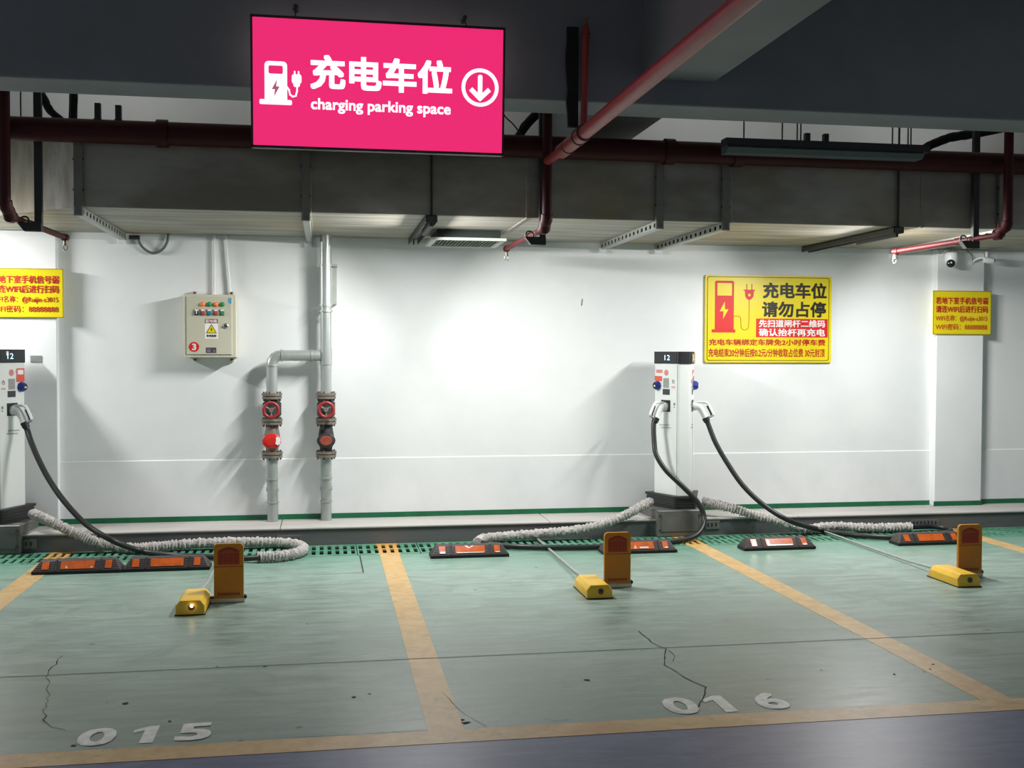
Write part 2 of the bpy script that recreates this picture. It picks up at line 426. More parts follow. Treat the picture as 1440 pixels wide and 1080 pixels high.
def text_mesh(s, bold):
    cu = bpy.data.curves.new('lettering', 'FONT'); cu.body = s; cu.size = 1.0; cu.resolution_u = 3; cu.fill_mode = 'BOTH'; cu.extrude = 0.0
    t = bpy.data.objects.new('lettering_tmp', cu); COL.objects.link(t)
    dg = bpy.context.evaluated_depsgraph_get()
    me = bpy.data.meshes.new_from_object(t.evaluated_get(dg))
    bpy.data.objects.remove(t); bpy.data.curves.remove(cu)
    if bold > 0:                        # heavier strokes: the regular glyph swept by a small square
        bm = BM(); k = 0
        for dx in (-1, 0, 1):
            for dy in (-1, 0, 1):
                if dx == 0 and dy == 0: continue
                n0 = len(bm.verts); bm.from_mesh(me); bm.verts.ensure_lookup_table(); k += 1
                for i in range(n0, len(bm.verts)): bm.verts[i].co += Vector((dx*bold, dy*bold, k*0.0002))
        bm.to_mesh(me); bm.free()
    return me
def text(s, m, parent, o, u, v, x0, x1, y0, y1, bold=0.02, lift=0.001, name='lettering', squeeze=True):
    """text fitted into the rectangle x0..x1, y0..y1 of the plane (o, u, v)"""
    me = text_mesh(s, bold)
    bm = BM(); bm.from_mesh(me); bpy.data.meshes.remove(me)
    if not bm.verts: return None
    xa = min(p.co.x for p in bm.verts); xb = max(p.co.x for p in bm.verts); ya = min(p.co.y for p in bm.verts); yb = max(p.co.y for p in bm.verts)
    o = Vector(o); u = Vector(u); v = Vector(v); n = u.cross(v).normalized()
    for p in bm.verts:
        fx = (p.co.x-xa)/(xb-xa); fy = (p.co.y-ya)/(yb-ya)
        p.co = o + u*(x0+(x1-x0)*fx) + v*(y0+(y1-y0)*fy) + n*(lift+p.co.z)
    bmesh.ops.recalc_face_normals(bm, faces=bm.faces)
    for f in bm.faces:
        if f.normal.dot(n) < 0: f.normal_flip()
    return obj(name, bm, m, parent)
def decal(name, polys, m, parent, o, u, v, lift=0.0, th=0.0012):
    bm = BM(); n = Vector(u).cross(Vector(v)).normalized()
    for p in polys: prism(bm, p, Vector(o)+n*lift, u, v, th)
    bmesh.ops.recalc_face_normals(bm, faces=bm.faces)
    return obj(name, bm, m, parent)

# ================================================================== THE SETTING
WY = 9.23; CZ = 0.141; CY = 8.76; DZ = 2.49; DYF = 7.62
XL, XR = -5.5, 9.5
fl = obj('floor', box(BM(), XL, XR, 4.28, 8.27, -0.2, 0.0), FLOOR, kind='structure')
obj('floor_lane', box(BM(), XL, XR, -5.0, 4.28, -0.2, 0.0), DRIVE, kind='structure')
obj('floor_trench', box(BM(), XL, XR, 8.27, CY, -0.3, -0.10), TRENCH, kind='structure')
wb = BM(); box(wb, XL, XR, WY, WY+0.2, -0.3, 3.9); obj('wall_back', wb, WALL, kind='structure')
obj('wall_dado', bbox(XL, XR, WY-0.008, WY+0.01, CZ, 0.648, 0.007, 2), WALL, kind='structure')
obj('ceiling', box(BM(), XL, XR, -5.0, WY+0.2, 3.85, 4.0), CEIL, kind='structure')
# columns standing proud of the wall
COLR = (5.50, 5.97); COLL = (-2.57, -2.10)
obj('wall_pillar_right', bbox(COLR[0], COLR[1], WY-0.09, WY+0.05, CZ, DZ-0.002, 0.006), WALL, kind='structure')
obj('wall_pillar_left', bbox(COLL[0], COLL[1], WY-0.07, WY+0.05, CZ, DZ-0.002, 0.006), WALL, kind='structure')
# green painted skirting
sk = BM()
for a, b, yy in ((XL, COLL[0], WY-0.008), (COLL[0]-0.004, COLL[1]+0.004, WY-0.07), (COLL[1], COLR[0], WY-0.008), (COLR[0]-0.004, COLR[1]+0.004, WY-0.09), (COLR[1], XR, WY-0.008)):
    box(sk, a, b, yy-0.004, yy+0.004, CZ, CZ+0.043)
obj('baseboard_back', sk, GREEN_SKIRT, kind='structure')
# curb: front face and top slabs
cb = obj('curb', box(BM(), XL, XR, CY, WY+0.1, -0.3, CZ-0.012), CURB_FRONT, kind='structure')
edges = [XL, -2.6, -0.35, 1.83, 4.0, 6.2, XR]
for a, b in zip(edges[:-1], edges[1:]):
    obj('curb_slab', bbox(a+0.003, b-0.003, CY-0.012, WY+0.05, CZ-0.014, CZ, 0.003, 1), CURB_TOP, cb)
# beams
obj('ceiling_beam_cross', bbox(XL, XR, 6.50, 6.86, 3.06, 3.86, 0.012), CONC_BEAM, kind='structure')
obj('ceiling_beam_long', bbox(1.93, 2.39, -5.0, WY+0.05, 3.215, 3.86, 0.012), CONC_BEAM, kind='structure')

# bay lines (paint, a thin skin over the floor)
obj('front_line', box(BM(), XL, XR, 4.21, 4.356, -0.001, 0.0015), LINE, fl)
for lx in LINES_X:
    obj('bay_line', box(BM(), lx-0.074, lx+0.074, 4.356, 8.27, -0.001, 0.0013), LINE, fl)
# bay numbers
def bay_number(ch, x0, x1, y0, y1):
    bm = BM()
    if ch == '1':
        bm.faces.new([bm.verts.new((a, c, 0)) for a, c in ((.45, 0), (1, 0), (1, 1), (.62, 1), (0, .80), (0, .62), (.45, .74))])
    else:
        me = text_mesh(ch, 0.030); bm.from_mesh(me); bpy.data.meshes.remove(me)
    xa = min(p.co.x for p in bm.verts); xb = max(p.co.x for p in bm.verts); ya = min(p.co.y for p in bm.verts); yb = max(p.co.y for p in bm.verts)
    for p in bm.verts: p.co = Vector((x0+(x1-x0)*(p.co.x-xa)/(xb-xa), y0+(y1-y0)*(p.co.y-ya)/(yb-ya), 0.0016+p.co.z))
    for f in bm.faces:
        if f.normal.z < 0: f.normal_flip()
    obj('bay_digit', bm, NUMWHITE, fl)
for ch, a, b in (('0', -0.966, -0.822), ('1', -0.762, -0.668), ('5', -0.590, -0.452)): bay_number(ch, a, b, 4.400, 4.600)
for ch, a, b in (('0', 1.447, 1.592), ('1', 1.640, 1.742), ('6', 1.862, 1.998)): bay_number(ch, a, b, 4.385, 4.605)
# saw-cut joint, slab joint corner and cracks
def crack(pts, w, name='crack', jitter=0.0):
    bm = BM(); P = []
    for i in range(len(pts)-1):
        a = Vector(pts[i]); b = Vector(pts[i+1]); n = max(1, int((b-a).length/0.04)) if jitter else 1
        for k in range(n):
            q = a.lerp(b, k/n); P.append(q + (Vector((random.uniform(-1, 1), random.uniform(-1, 1), 0))*jitter if 0 < k else Vector()))
    P.append(Vector(pts[-1])); prev = None
    for i, p in enumerate(P):
        d = (P[min(i+1, len(P)-1)]-P[max(i-1, 0)]).normalized(); n = Vector((-d.y, d.x, 0))*w*(0.20 if jitter else 0.5)*2*(0.5+(random.uniform(-.25, .35) if jitter else 0))
        cur = (bm.verts.new(p+n), bm.verts.new(p-n))
        if prev: bm.faces.new((prev[0], prev[1], cur[1], cur[0]))
        prev = cur
    for f in bm.faces:
        f.normal_update()
        if f.normal.z < 0: f.normal_flip()
    return obj(name, bm, CRACK, fl)
Zc = 0.0021
crack([(XL, 5.405, Zc), (XR, 5.405, Zc)], 0.006, 'floor_joint')
g = lambda L: [AZ(x, y, Zc) for x, y in L]
crack(g([(898, 887), (906, 894), (920, 905), (937, 912), (935, 925), (934, 935), (955, 947), (972, 957), (993, 966), (990, 978), (983, 992), (975, 1001)]), 0.011, jitter=0.006)
crack(g([(940, 914), (949, 922), (946, 930)]), 0.006, jitter=0.004)
crack(g([(88, 922), (80, 934), (68, 945), (67, 965), (68, 985), (60, 1012), (72, 1022), (92, 1026)]), 0.008, jitter=0.012)
crack(g([(622, 973), (640, 992), (655, 1005), (684, 1021)]), 0.004, jitter=0.003)
crack(g([(506, 781), (511, 805)]), 0.008, 'floor_joint'); crack(g([(440, 808), (511, 805)]), 0.005, 'floor_joint')
crack(g([(385, 1038), (480, 1034), (600, 1027)]), 0.005, jitter=0.003)
crack(g([(765, 1010), (782, 1014), (800, 1012)]), 0.005, jitter=0.004)
for px, py, w in ((655, 1016, .030), (650, 1012, .016), (497, 980, .02), (520, 975, .012), (825, 956, .024), (1258, 948, .014), (1312, 934, .015), (1308, 941, .012), (176, 989, .03), (104, 1048, .02), (238, 1014, .014), (1300, 945, .01), (432, 877, .012), (372, 937, .014), (305, 937, .012), (1155, 942, .01), (1080, 955, .01), (150, 988, .008)):
    c = AZ(px, py, Zc); n = 9; w *= 0.62; bm = BM()
    bm.faces.new([bm.verts.new(c + Vector((math.cos(2*PI*i/n)*w*random.uniform(.5, 1.1)*1.2, math.sin(2*PI*i/n)*w*random.uniform(.4, 1), 0))) for i in range(n)])
    obj('floor_chip', bm, CRACK, fl)
# drain covers with real slots
cv = BM(); L0 = 0.48; ns = 8; pitch = L0/ns; sw = 0.030; D0, D1 = 8.282, 8.752
dy = lambda f: D0 + (D1-D0)*f
for a, b in ((0.0, 0.13), (0.46, 0.55), (0.88, 1.0)): box(cv, 0.003, L0-0.003, dy(a), dy(b), -0.014, -0.001)
for a, b in ((0.13, 0.46), (0.55, 0.88)):
    for i in range(ns+1):
        x0 = i*pitch - pitch/2 + sw/2 if i else 0.003; x1 = min(i*pitch + pitch/2 - sw/2, L0-0.003)
        box(cv, x0, x1, dy(a), dy(b), -0.013, -0.0012)
c0 = obj('drain_cover', cv, COVER, fl); c0.location = (0.483-0.24-12*L0, 0, 0)
for i in range(1, 26):
    c = c0.copy(); COL.objects.link(c); c.location.x = c0.location.x + i*L0

# ================================================================== OVERHEAD
# big sheet-metal duct
dt = thing('air_duct', (1.9, 8.4, DZ), 'long rectangular galvanised air duct running along the top of the white wall', 'air duct')
de = [-1.62, -0.1, 1.42, 2.93, 4.45, 5.97, 7.5, 9.4]
for a, b in zip(de[:-1], de[1:]):
    obj('duct_section', bbox(a+0.002, b-0.002, DYF, WY-0.005, DZ, 3.01, 0.004, 1), DUCT, dt)
tp = BM(); P = [(-1.624, DYF), (-1.624, WY-0.005), (-3.6, WY-0.005), (-3.6, 8.98), (-2.35, 8.30)]
prism(tp, P[::-1], (0, 0, DZ), (1, 0, 0), (0, 1, 0), 0.52); bmesh.ops.recalc_face_normals(tp, faces=tp.faces)
obj('duct_taper', tp, DUCT, dt)
for x in de[:-1]:
    obj('duct_flange', bbox(x-0.012, x+0.012, DYF-0.004, WY-0.01, DZ-0.003, 3.013, 0.002, 1), DUCT, dt)
for x in UP_X:
    obj('added_batten', bbox(x-0.6, x+0.6, 8.32, 8.38, 3.012, 3.075, 0.006, 1), WHITEPL, dt)  # unseen housings added for the uplights
# grille box under the duct
gr = thing('air_grille', (1.08, 8.6, 2.41), 'dark boxed air grille with pale frame hanging under the duct', 'vent')
obj('collar', bbox(0.86, 1.36, 8.45, 8.95, 2.425, DZ-0.001, 0.003, 1), GRILLE_DK, gr)
fr = BM()
for a in ((0.82, 1.40, 8.41, 8.45), (0.82, 1.40, 8.95, 8.99), (0.82, 0.86, 8.45, 8.95), (1.36, 1.40, 8.45, 8.95)): box(fr, *a, 2.405, 2.425)
obj('frame', fr, GRILLE_LT, gr)
for i in range(18):
    x = 0.872 + i*0.0278
    b = BM(); prism(b, [(0, 0), (0.003, 0), (0.013, 0.018), (0.010, 0.018)], (x, 8.95, 2.407), (1, 0, 0), (0, 0, 1), 0.5); bmesh.ops.recalc_face_normals(b, faces=b.faces)
    obj('slat', b, GRILLE_LT if i % 1 == 0 else GRILLE_DK, gr)

# perforated channel brackets (strap down the duct front, arm below the duct)
def perf_bracket(x, label):
    t = thing('duct_bracket', (x, DYF-0.02, DZ), label, 'bracket', 'perforated brackets carrying the duct')
    arm = BM(); n = 15; y0, y1 = DYF-0.035, WY-0.02; z0, z1 = DZ-0.058, DZ-0.002; s = -1 if x > 1 else 1
    # side plate with real holes: build as boxes around square slots
    w = 0.004; step = (y1-y0)/n; hx = x + 0.022 * s
    for zz0, zz1 in ((z0, z0+0.014), (z0+0.042, z1)): box(arm, hx-w/2, hx+w/2, y0, y1, zz0, zz1)
    for i in range(n+1):
        a = y0 + step*i - step/2 + 0.022; b = a + step - 0.044
        box(arm, hx-w/2, hx+w/2, max(a, y0), min(b, y1), z0+0.014, z0+0.042)
    box(arm, x-0.022, x+0.022, y0, y1, z0, z0+w)
    box(arm, x-0.022*s-w/2, x-0.022*s+w/2, y0, y1, z0, z1)
    obj('arm', arm, GALV, t)
    cr = BM(); box(cr, x-0.016, x+0.016, y0+0.01, y1-0.01, z0+0.008, z1-0.004); obj('dark_fill', cr, TRENCH, t)  # black block stands in for the shade inside the hollow channel
    obj('bright_tip', bbox(x-0.036, x+0.024, y1-0.030, y1+0.012, z0-0.030, z0+0.012, 0.003, 1), WHITEPL, t)  # white tip stands in for the glint on the arm's wall end
    st = BM(); box(st, x-0.028, x+0.028, DYF-0.032, DYF-0.006, DZ-0.06, 3.02); obj('strap', st, STRAPG, t)
    for z in (2.60, 2.80):
        for sx in (-1, 1):
            hb = BM(); cyl(hb, (x+sx*0.028, DYF-0.022, z), (x+sx*0.034, DYF-0.022, z), 0.007, seg=8); obj('bolt', hb, BLACKPL, t)
for x, lb in ((-1.60, 'perforated steel bracket under the duct left of the grey conduit loop'), (-0.125, 'perforated steel bracket under the duct just left of the tall silver pipe'),
              (2.385, 'perforated steel bracket, left of the close pair under the duct'), (2.885, 'perforated steel bracket, right of the close pair under the duct'), (5.10, 'perforated steel bracket strap right beside the rightmost red sprinkler drop')):
    perf_bracket(x, lb)
# dark channel lamps hanging across under the duct
def lamp(x, label):
    t = thing('channel_lamp', (x, DYF, 2.44), label, 'lamp', 'dark channel lamps under the duct')
    b = BM(); z0, z1 = 2.44, DZ-0.004; y0, y1 = DYF-0.03, WY-0.03
    box(b, x-0.04, x+0.04, y0, y1, z1-0.004, z1); box(b, x-0.04, x-0.036, y0, y1, z0, z1); box(b, x+0.036, x+0.04, y0, y1, z0, z1); box(b, x-0.04, x+0.04, y0, y0+0.004, z0, z1)
    obj('housing', b, GALVDARK, t)
    obj('strip', bbox(x-0.012, x+0.012, (7.62 if x > -2 else 8.40), (8.24 if x > -2 else 8.90), z0-0.026, z0+0.02, 0.002, 1), LAMPSTRIP, t)
    r = BM(); cyl(r, (x, DYF-0.015, z0+0.03), (x, DYF-0.015, 3.6), 0.008, seg=8); obj('hanger_rod', r, DARKSTEEL, t)
    w = BM(); cyl(w, (x, y1-0.06, z0-0.006), (x, y1-0.06, z1-0.005), 0.006, seg=6); obj('plug_pin', w, DARKSTEEL, t)
lamp(LAMP_X[0], 'dark channel lamp under the duct beyond the left edge'); lamp(LAMP_X[1], 'short-looking dark channel lamp under the duct beside the boxed grille'); lamp(LAMP_X[2], 'dark channel lamp under the duct above the big yellow sign')

# red sprinkler main and drops
m_ = BM(); cyl(m_, (XL, 7.50, 2.968), (XR, 7.50, 2.968), 0.078, seg=20)
mp = thing('fire_main_pipe', (1.5, 7.5, 2.89), 'thick dark red fire main pipe running horizontally before the duct', 'pipe')
obj('pipe', m_, REDSHADED, mp, smooth=True)
for x in (-1.05, 2.42, 2.93, 5.6):
    c = BM(); cyl(c, (x-0.035, 7.50, 2.968), (x+0.035, 7.50, 2.968), 0.092, seg=20); obj('coupling', c, REDSHADED, mp, smooth=True)
def drop(x, end, label, dz=0.0, r=0.034):
    t = thing('sprinkler_drop', (x, 7.36, 2.38), label, 'pipe', 'red sprinkler drops passing under the duct')
    e = Vector(end); zb = 2.395+dz
    b = BM(); cyl(b, (x, 7.36, zb+0.05), (x, 7.36, 3.5), r, seg=16); obj('riser', b, REDSHADED, t, smooth=True)
    d = (Vector((e.x, e.y, 0))-Vector((x, 7.36, 0))).normalized()
    b = BM(); pts = [Vector((x, 7.36, zb+0.09))] + [Vector((x, 7.36, zb+0.05)) + d*0.06*math.sin(a)*1.0 + Vector((0, 0, -0.05*(1-math.cos(a)))) for a in [PI/2*i/6 for i in range(1, 7)]]
    pts[-1].z = zb; pts.append(Vector((x, 7.36, zb)) + d*0.10); tube(b, pts, r*1.22, 14); obj('elbow', b, REDSHADED, t, smooth=True)
    b = BM(); p0 = Vector((x, 7.36, zb))+d*0.06; cyl(b, p0, (e.x, e.y, e.z), 0.021, seg=14)
    tube(b, [Vector((e.x, e.y, e.z)) - d*0.03, Vector((e.x, e.y, e.z)) + d*0.012], 0.027, 12)
    cyl(b, p0.lerp(e, 0.34), p0.lerp(e, 0.40), 0.027, seg=14); obj('branch', b, REDSHADED, t, smooth=True)
    s = BM(); cyl(s, (e.x, e.y, e.z), (e.x, e.y, e.z-0.05), 0.014, seg=10); cyl(s, (e.x, e.y, e.z-0.05), (e.x, e.y, e.z-0.058), 0.018, seg=10)
    for sx in (-1, 1): tube(s, [(e.x+sx*0.013, e.y, e.z-0.055), (e.x+sx*0.015, e.y, e.z-0.075), (e.x+sx*0.004, e.y, e.z-0.092)], 0.0035, 6)
    cyl(s, (e.x, e.y, e.z-0.09), (e.x, e.y, e.z-0.094), 0.014, seg=10); obj('sprinkler_head', s, BRASS, t)
    return t
drop(-1.99, AZ(92, 334, 2.36), 'red sprinkler drop pipe at the far left, above the cropped yellow sign')
tM = drop(1.507, AZ(712, 350, 2.36), 'red sprinkler drop pipe right of the pink sign, joined by a slanting pipe')
drop(4.99, AZ(1258, 354, 2.36), 'red sprinkler drop pipe at the far right, above the security cameras', 0.03)
# pipe running out over the lane, with an upright sprinkler in front of the beam
sp = thing('sprinkler_branch_pipe', (1.55, 6.0, 2.80), 'sign-lit red sprinkler pipe running under the beams toward the viewer', 'pipe')
b = BM(); cyl(b, (1.575, -4.5, 2.846), (1.53, 6.45, 2.846), 0.042, seg=20); obj('pipe', b, REDLIT, sp, smooth=True)
b = BM(); cyl(b, (1.53, 6.35, 2.846), (1.525, 6.98, 2.846), 0.047, seg=20); obj('tee', b, REDLIT, sp, smooth=True)
b = BM(); cyl(b, (1.525, 6.9, 2.846), (1.507, 7.34, 2.846), 0.030, seg=16); obj('nipple', b, REDLIT, sp, smooth=True)
for yy in (6.36, 6.50, 6.78): 
    b = BM(); cyl(b, (1.53, yy-0.008, 2.846), (1.53, yy+0.008, 2.846), 0.053, seg=20); obj('grip_ring', b, DARKSTEEL, sp, smooth=True)
b = BM(); cyl(b, (1.535, 6.41, 2.87), (1.545, 6.41, 3.46), 0.021, seg=14); cyl(b, (1.545, 6.41, 3.44), (1.545, 6.41, 3.50), 0.027, 0.014, seg=12); obj('upright', b, REDLIT, sp, smooth=True)
b = BM(); cyl(b, (1.545, 6.41, 3.50), (1.545, 6.41, 3.535), 0.009, seg=8)
for k in range(4): cyl(b, (1.545, 6.41, 3.53), (1.545+0.024*math.cos(k*PI/2), 6.41+0.024*math.sin(k*PI/2), 3.545), 0.004, seg=6)
obj('sprinkler_head', b, BRASS, sp)
b = BM(); zs = [2.90+i*0.075 for i in range(9)]
pl = [(1.448+random.uniform(-.008, .008), z) for z in zs] + [(1.515, z) for z in zs[::-1]]
prism(b, pl, (0, 6.50, 0), (1, 0, 0), (0, 0, 1), 0.03); bmesh.ops.recalc_face_normals(b, faces=b.faces)
obj('foam_sleeve', b, BLACKFOAM, label='ragged black foam strip beside the upright red sprinkler on the beam', cat='insulation')
# dark L-shaped hangers holding the drops
def hanger(x, zb, label):
    t = thing('pipe_hanger', (x, 7.56, zb), label, 'bracket', 'dark L-shaped hangers holding the sprinkler drops')
    obj('post', bbox(x-0.024, x+0.024, 7.575, 7.612, zb, 3.55, 0.002, 1), DARKSTEEL, t)
    b = BM(); prism(b, [(-0.13, 0.055), (-0.085, 0.0), (0.022, 0.0), (0.022, 0.055)], (x, 7.612, zb), (1, 0, 0), (0, 0, 1), 0.05); bmesh.ops.recalc_face_normals(b, faces=b.faces)
    obj('foot', b, DARKSTEEL, t)
    b = BM(); torus(b, (x-0.09, 7.60, zb+0.07), (0.05, 1, 0), 0.028, 0.006, 16, 6); obj('clamp', b, BLACKIRON, t)
xh = AY(55, 320, 7.6).x; hanger(xh, AY(55, 326, 7.6).z, 'dark L-shaped hanger bar at the far left, beside the red drop pipe')
xh = AY(762, 340, 7.6).x; hanger(xh, AY(762, 345, 7.6).z, 'dark L-shaped hanger bar right of the pink sign')
xh = AY(1370, 340, 7.6).x; hanger(xh, AY(1370, 350, 7.6).z, 'dark L-shaped hanger bar above the dome security camera')
# tray with hanging rods, front of the main pipe
tr = thing('cable_tray', (3.45, 7.15, 2.9), 'dark covered cable tray hanging from thin rods at upper right', 'cable tray')
b = BM(); prism(b, [(-0.05, 0.05), (-0.05, 0.10), (0.05, 0.10), (0.05, 0.05)], (2.70, 7.16, 2.905), (0, 1, 0), (0, 0, 1), 1.51); bmesh.ops.recalc_face_normals(b, faces=b.faces); obj('channel', b, TRAYDK, tr)
b = BM(); prism(b, [(-0.075, 0.032), (-0.045, 0.05), (0.06, 0.05), (0.06, 0.0), (-0.045, 0.0)], (2.705, 7.16, 2.905), (0, 1, 0), (0, 0, 1), 1.45); bmesh.ops.recalc_face_normals(b, faces=b.faces); obj('lower_cover', b, TRAYLT, tr)
for px in (1046, 1100, 1121, 1126, 1255, 1277, 1281):
    p = AY(px, 195, 7.16); b = BM(); cyl(b, (p.x, 7.16, 2.99), (p.x, 7.16, 3.85), 0.005, seg=6); obj('rod', b, DARKSTEEL, tr)
# black hoses, rods and clamps above the main pipe
def hose(L, r, y, label, cat='hose'):
    b = BM(); tube(b, smooth_path([AY(x, q, y) for x, q in L], 6), r, 10, jit=0.10); return obj('insulated_hose', b, BLACKFOAM, smooth=True, label=label, cat=cat)
hose([(38, 112), (58, 133), (70, 155), (88, 172), (100, 190)], 0.026, 7.75, 'black lagged hose above the fire main at far left, bending down to the right')
hose([(104, 118), (104, 150), (103, 195)], 0.024, 7.78, 'straight black lagged hose standing above the fire main, second from left')
hose([(775, 140), (755, 160), (738, 178), (726, 198)], 0.032, 7.72, 'black lagged hose above the fire main right beside the pink sign')
hose([(1420, 178), (1370, 188), (1335, 194), (1305, 206), (1290, 220)], 0.035, 7.80, 'black lagged hose above the fire main right of the cable tray')
def wires(L, y, label):
    b = BM(); tube(b, smooth_path([AY(x, q, y) for x, q in L], 5), 0.005, 6); obj('hanging_wire', b, BLACKPL, label=label, cat='wire')
wires([(29, 110), (29, 150), (30, 190)], 7.70, 'thin black wire above the fire main, leftmost, beside the red drop'); wires([(98, 115), (98, 150), (96, 190)], 7.70, 'thin black wire left of the straight black hose')
wires([(700, -10), (700, 130), (708, 160), (722, 175), (733, 190)], 7.4, 'thin black wire curling out behind the right edge of the pink sign')
def clamp(px, py, label):
    p = AY(px, py, 7.52); b = BM(); x = p.x; box(b, x-0.018, x+0.018, 7.49, 7.53, 3.035, p.z); box(b, x-0.024, x+0.024, 7.485, 7.535, 3.035, 3.05); obj('pipe_clamp', b, BLACKIRON, label=label, cat='clamp')
clamp(138, 146, 'black clamp on top of the fire main, left of two at left'); clamp(167, 149, 'black clamp on top of the fire main, right of two at left')
clamp(1134, 188, 'black clamp behind the cable tray, left of two'); clamp(1160, 189, 'black clamp behind the cable tray, right of two')

# ================================================================== PINK LIGHT BOX SIGN
SX0, SX1, SZ0, SZ1, SY = -0.404, 1.030, 2.68, 3.407, 6.30
sg = thing('lightbox_sign', ((SX0+SX1)/2, SY, SZ0), 'glowing pink hanging sign with white charging icon and lettering', 'sign')
tilt = Matrix.Rotation(math.radians(4.0), 4, 'X')
UX = Vector((1, 0, 0)); UZ = Vector((0, -math.sin(math.radians(4)), math.cos(math.radians(4)))); O = Vector((SX0, SY, SZ0)); NW = UX.cross(UZ)
W, H = SX1-SX0, SZ1-SZ0
b = BM(); prism(b, [(0, 0), (W, 0), (W, H), (0, H)], O-NW*0.07, UX, UZ, 0.07); bevel(b, 0.004, 1); obj('case', b, FRAMEBLACK, sg)
b = BM()
for p in ([(0, 0), (W, 0), (W, 0.014), (0, 0.014)], [(0, H-0.014), (W, H-0.014), (W, H), (0, H)], [(0, 0), (0.012, 0), (0.012, H), (0, H)], [(W-0.012, 0), (W, 0), (W, H), (W-0.012, H)]): prism(b, p, O, UX, UZ, 0.008)
obj('frame', b, FRAMEBLACK, sg)
decal('added_glow_panel', [[(0.03, H*0.55), (W-0.03, H*0.55), (W-0.03, H-0.03), (0.03, H-0.03)]], BACKGLOW, sg, O-NW*0.0722, UX, UZ, 0, 0.0015)  # glowing panel added behind the sign to lighten the beam
decal('lit_panel', [[(0.012, 0.014), (W-0.012, 0.014), (W-0.012, H-0.014), (0.012, H-0.014)]], PINK, sg, O, UX, UZ, 0.0005, 0.003)
LF = 0.004
def fu(u): return u*W
def fv(v): return v*H
text('充电车位', PINKWHITE, sg, O, UX, UZ, fu(.228), fu(.787), fv(.46), fv(.722), 0.032, LF)
text('charging parking space', PINKWHITE, sg, O, UX, UZ, fu(.230), fu(.782), fv(.280), fv(.392), 0.020, LF)
# pump icon
decal('pump_icon', [rrect(fu(.053), fu(.139), fv(.34), fv(.656), 0.022), rrect(fu(.033), fu(.157), fv(.330), fv(.368), 0.008)] , PINKWHITE, sg, O, UX, UZ, LF, 0.001)
decal('pump_window', [rrect(fu(.068), fu(.123), fv(.562), fv(.624), 0.009)], PINK, sg, O, UX, UZ, LF+0.001, 0.001)
bl = [(0.100, 0.52), (0.080, 0.445), (0.092, 0.445), (0.089, 0.39), (0.110, 0.468), (0.097, 0.468)]
decal('lightning_bolt', [[(fu(a), fv(c)) for a, c in bl]], PINKMID, sg, O, UX, UZ, LF+0.001, 0.001)
pc = [(fu(a), fv(c)) for a, c in ((.139, .465), (.146, .445), (.150, .41), (.160, .395), (.172, .402), (.177, .44), (.177, .49))]
decal('plug_cord', strip(pc, 0.009), PINKWHITE, sg, O, UX, UZ, LF, 0.001)
decal('plug_icon', [rrect(fu(.157), fu(.194), fv(.495), fv(.565), 0.012), rrect(fu(.163), fu(.188), fv(.47), fv(.53), 0.010), rrect(fu(.165), fu(.171), fv(.56), fv(.59), 0.003), rrect(fu(.180), fu(.186), fv(.56), fv(.59), 0.003)], PINKWHITE, sg, O, UX, UZ, LF, 0.001)
cxx, cyy = fu(.900), fv(.527); ring = []
for i in range(36):
    a0, a1 = 2*PI*i/36, 2*PI*(i+1)/36
    ring.append([(cxx+r*math.cos(a), cyy+r*math.sin(a)) for r, a in ((.087, a0), (.108, a0), (.108, a1), (.087, a1))])
decal('arrow_ring', ring, PINKWHITE, sg, O, UX, UZ, LF, 0.001)
decal('down_arrow', [rrect(cxx-.013, cxx+.013, cyy-.06, cyy+.072, .012)] + strip([(cxx-.048, cyy-.016), (cxx, cyy-.062)], .026) + strip([(cxx+.048, cyy-.016), (cxx, cyy-.062)], .026), PINKWHITE, sg, O, UX, UZ, LF, 0.001)
for px in (415, 657):
    p = AY(px, 20, SY); top = AY(px, 8 if px == 415 else 24, 6.40).z
    b = BM(); cyl(b, (p.x, SY-0.02, SZ1-0.01), (p.x, 6.44, top), 0.004, seg=6); obj('hanging_wire', b, DARKSTEEL, sg)
    b = BM(); cyl(b, (p.x, 6.40, top), (p.x, 6.505, top), 0.012, seg=8); cyl(b, (p.x-.012, 6.44, top-.012), (p.x+.012, 6.44, top+.012), .008, seg=8); obj('hook_bolt', b, BLACKIRON, sg)

# ================================================================== WALL THINGS
X1 = Vector((1, 0, 0)); Z1 = Vector((0, 0, 1))
# big yellow sign
def wall_board(name, x0, x1, z0, z1, y, label, cat, r=0.02, th=0.012, group=None):
    t = thing(name, ((x0+x1)/2, y, z0), label, cat, group)
    b = BM(); prism(b, rrect(x0, x1, z0, z1, r), (0, y, 0), X1, Z1, th); bmesh.ops.recalc_face_normals(b, faces=b.faces)
    obj('board', b, YELLOWSIGN, t); return t
ys = wall_board('yellow_notice_sign', 3.315, 4.508, 1.453, 2.228, 9.222, 'large yellow sign with red charger icon on the white wall', 'sign')
o = Vector((3.315, 9.210, 1.453)); W2, H2 = 1.193, 0.775
U = lambda x: (x-150)/1165*W2
V = lambda y: (1-(y-105)/815)*H2
R4 = lambda a, b_, c, d: [(U(a), V(d)), (U(b_), V(d)), (U(b_), V(c)), (U(a), V(c))]
decal('border', strip(rrect(U(170), U(1290), V(900), V(121), 0.018, 5), 0.005, True), SIGNBLACK, ys, o, X1, Z1)
decal('charger_icon', [rrect(U(238), U(410), V(612), V(158), 0.014, corners=(0, 0, 1, 1)), R4(210, 425, 611, 640)], SIGNRED, ys, o, X1, Z1)
decal('charger_window', [rrect(U(259), U(391), V(296), V(180), 0.006)], YELLOWSIGN, ys, o, X1, Z1, 0.0012)
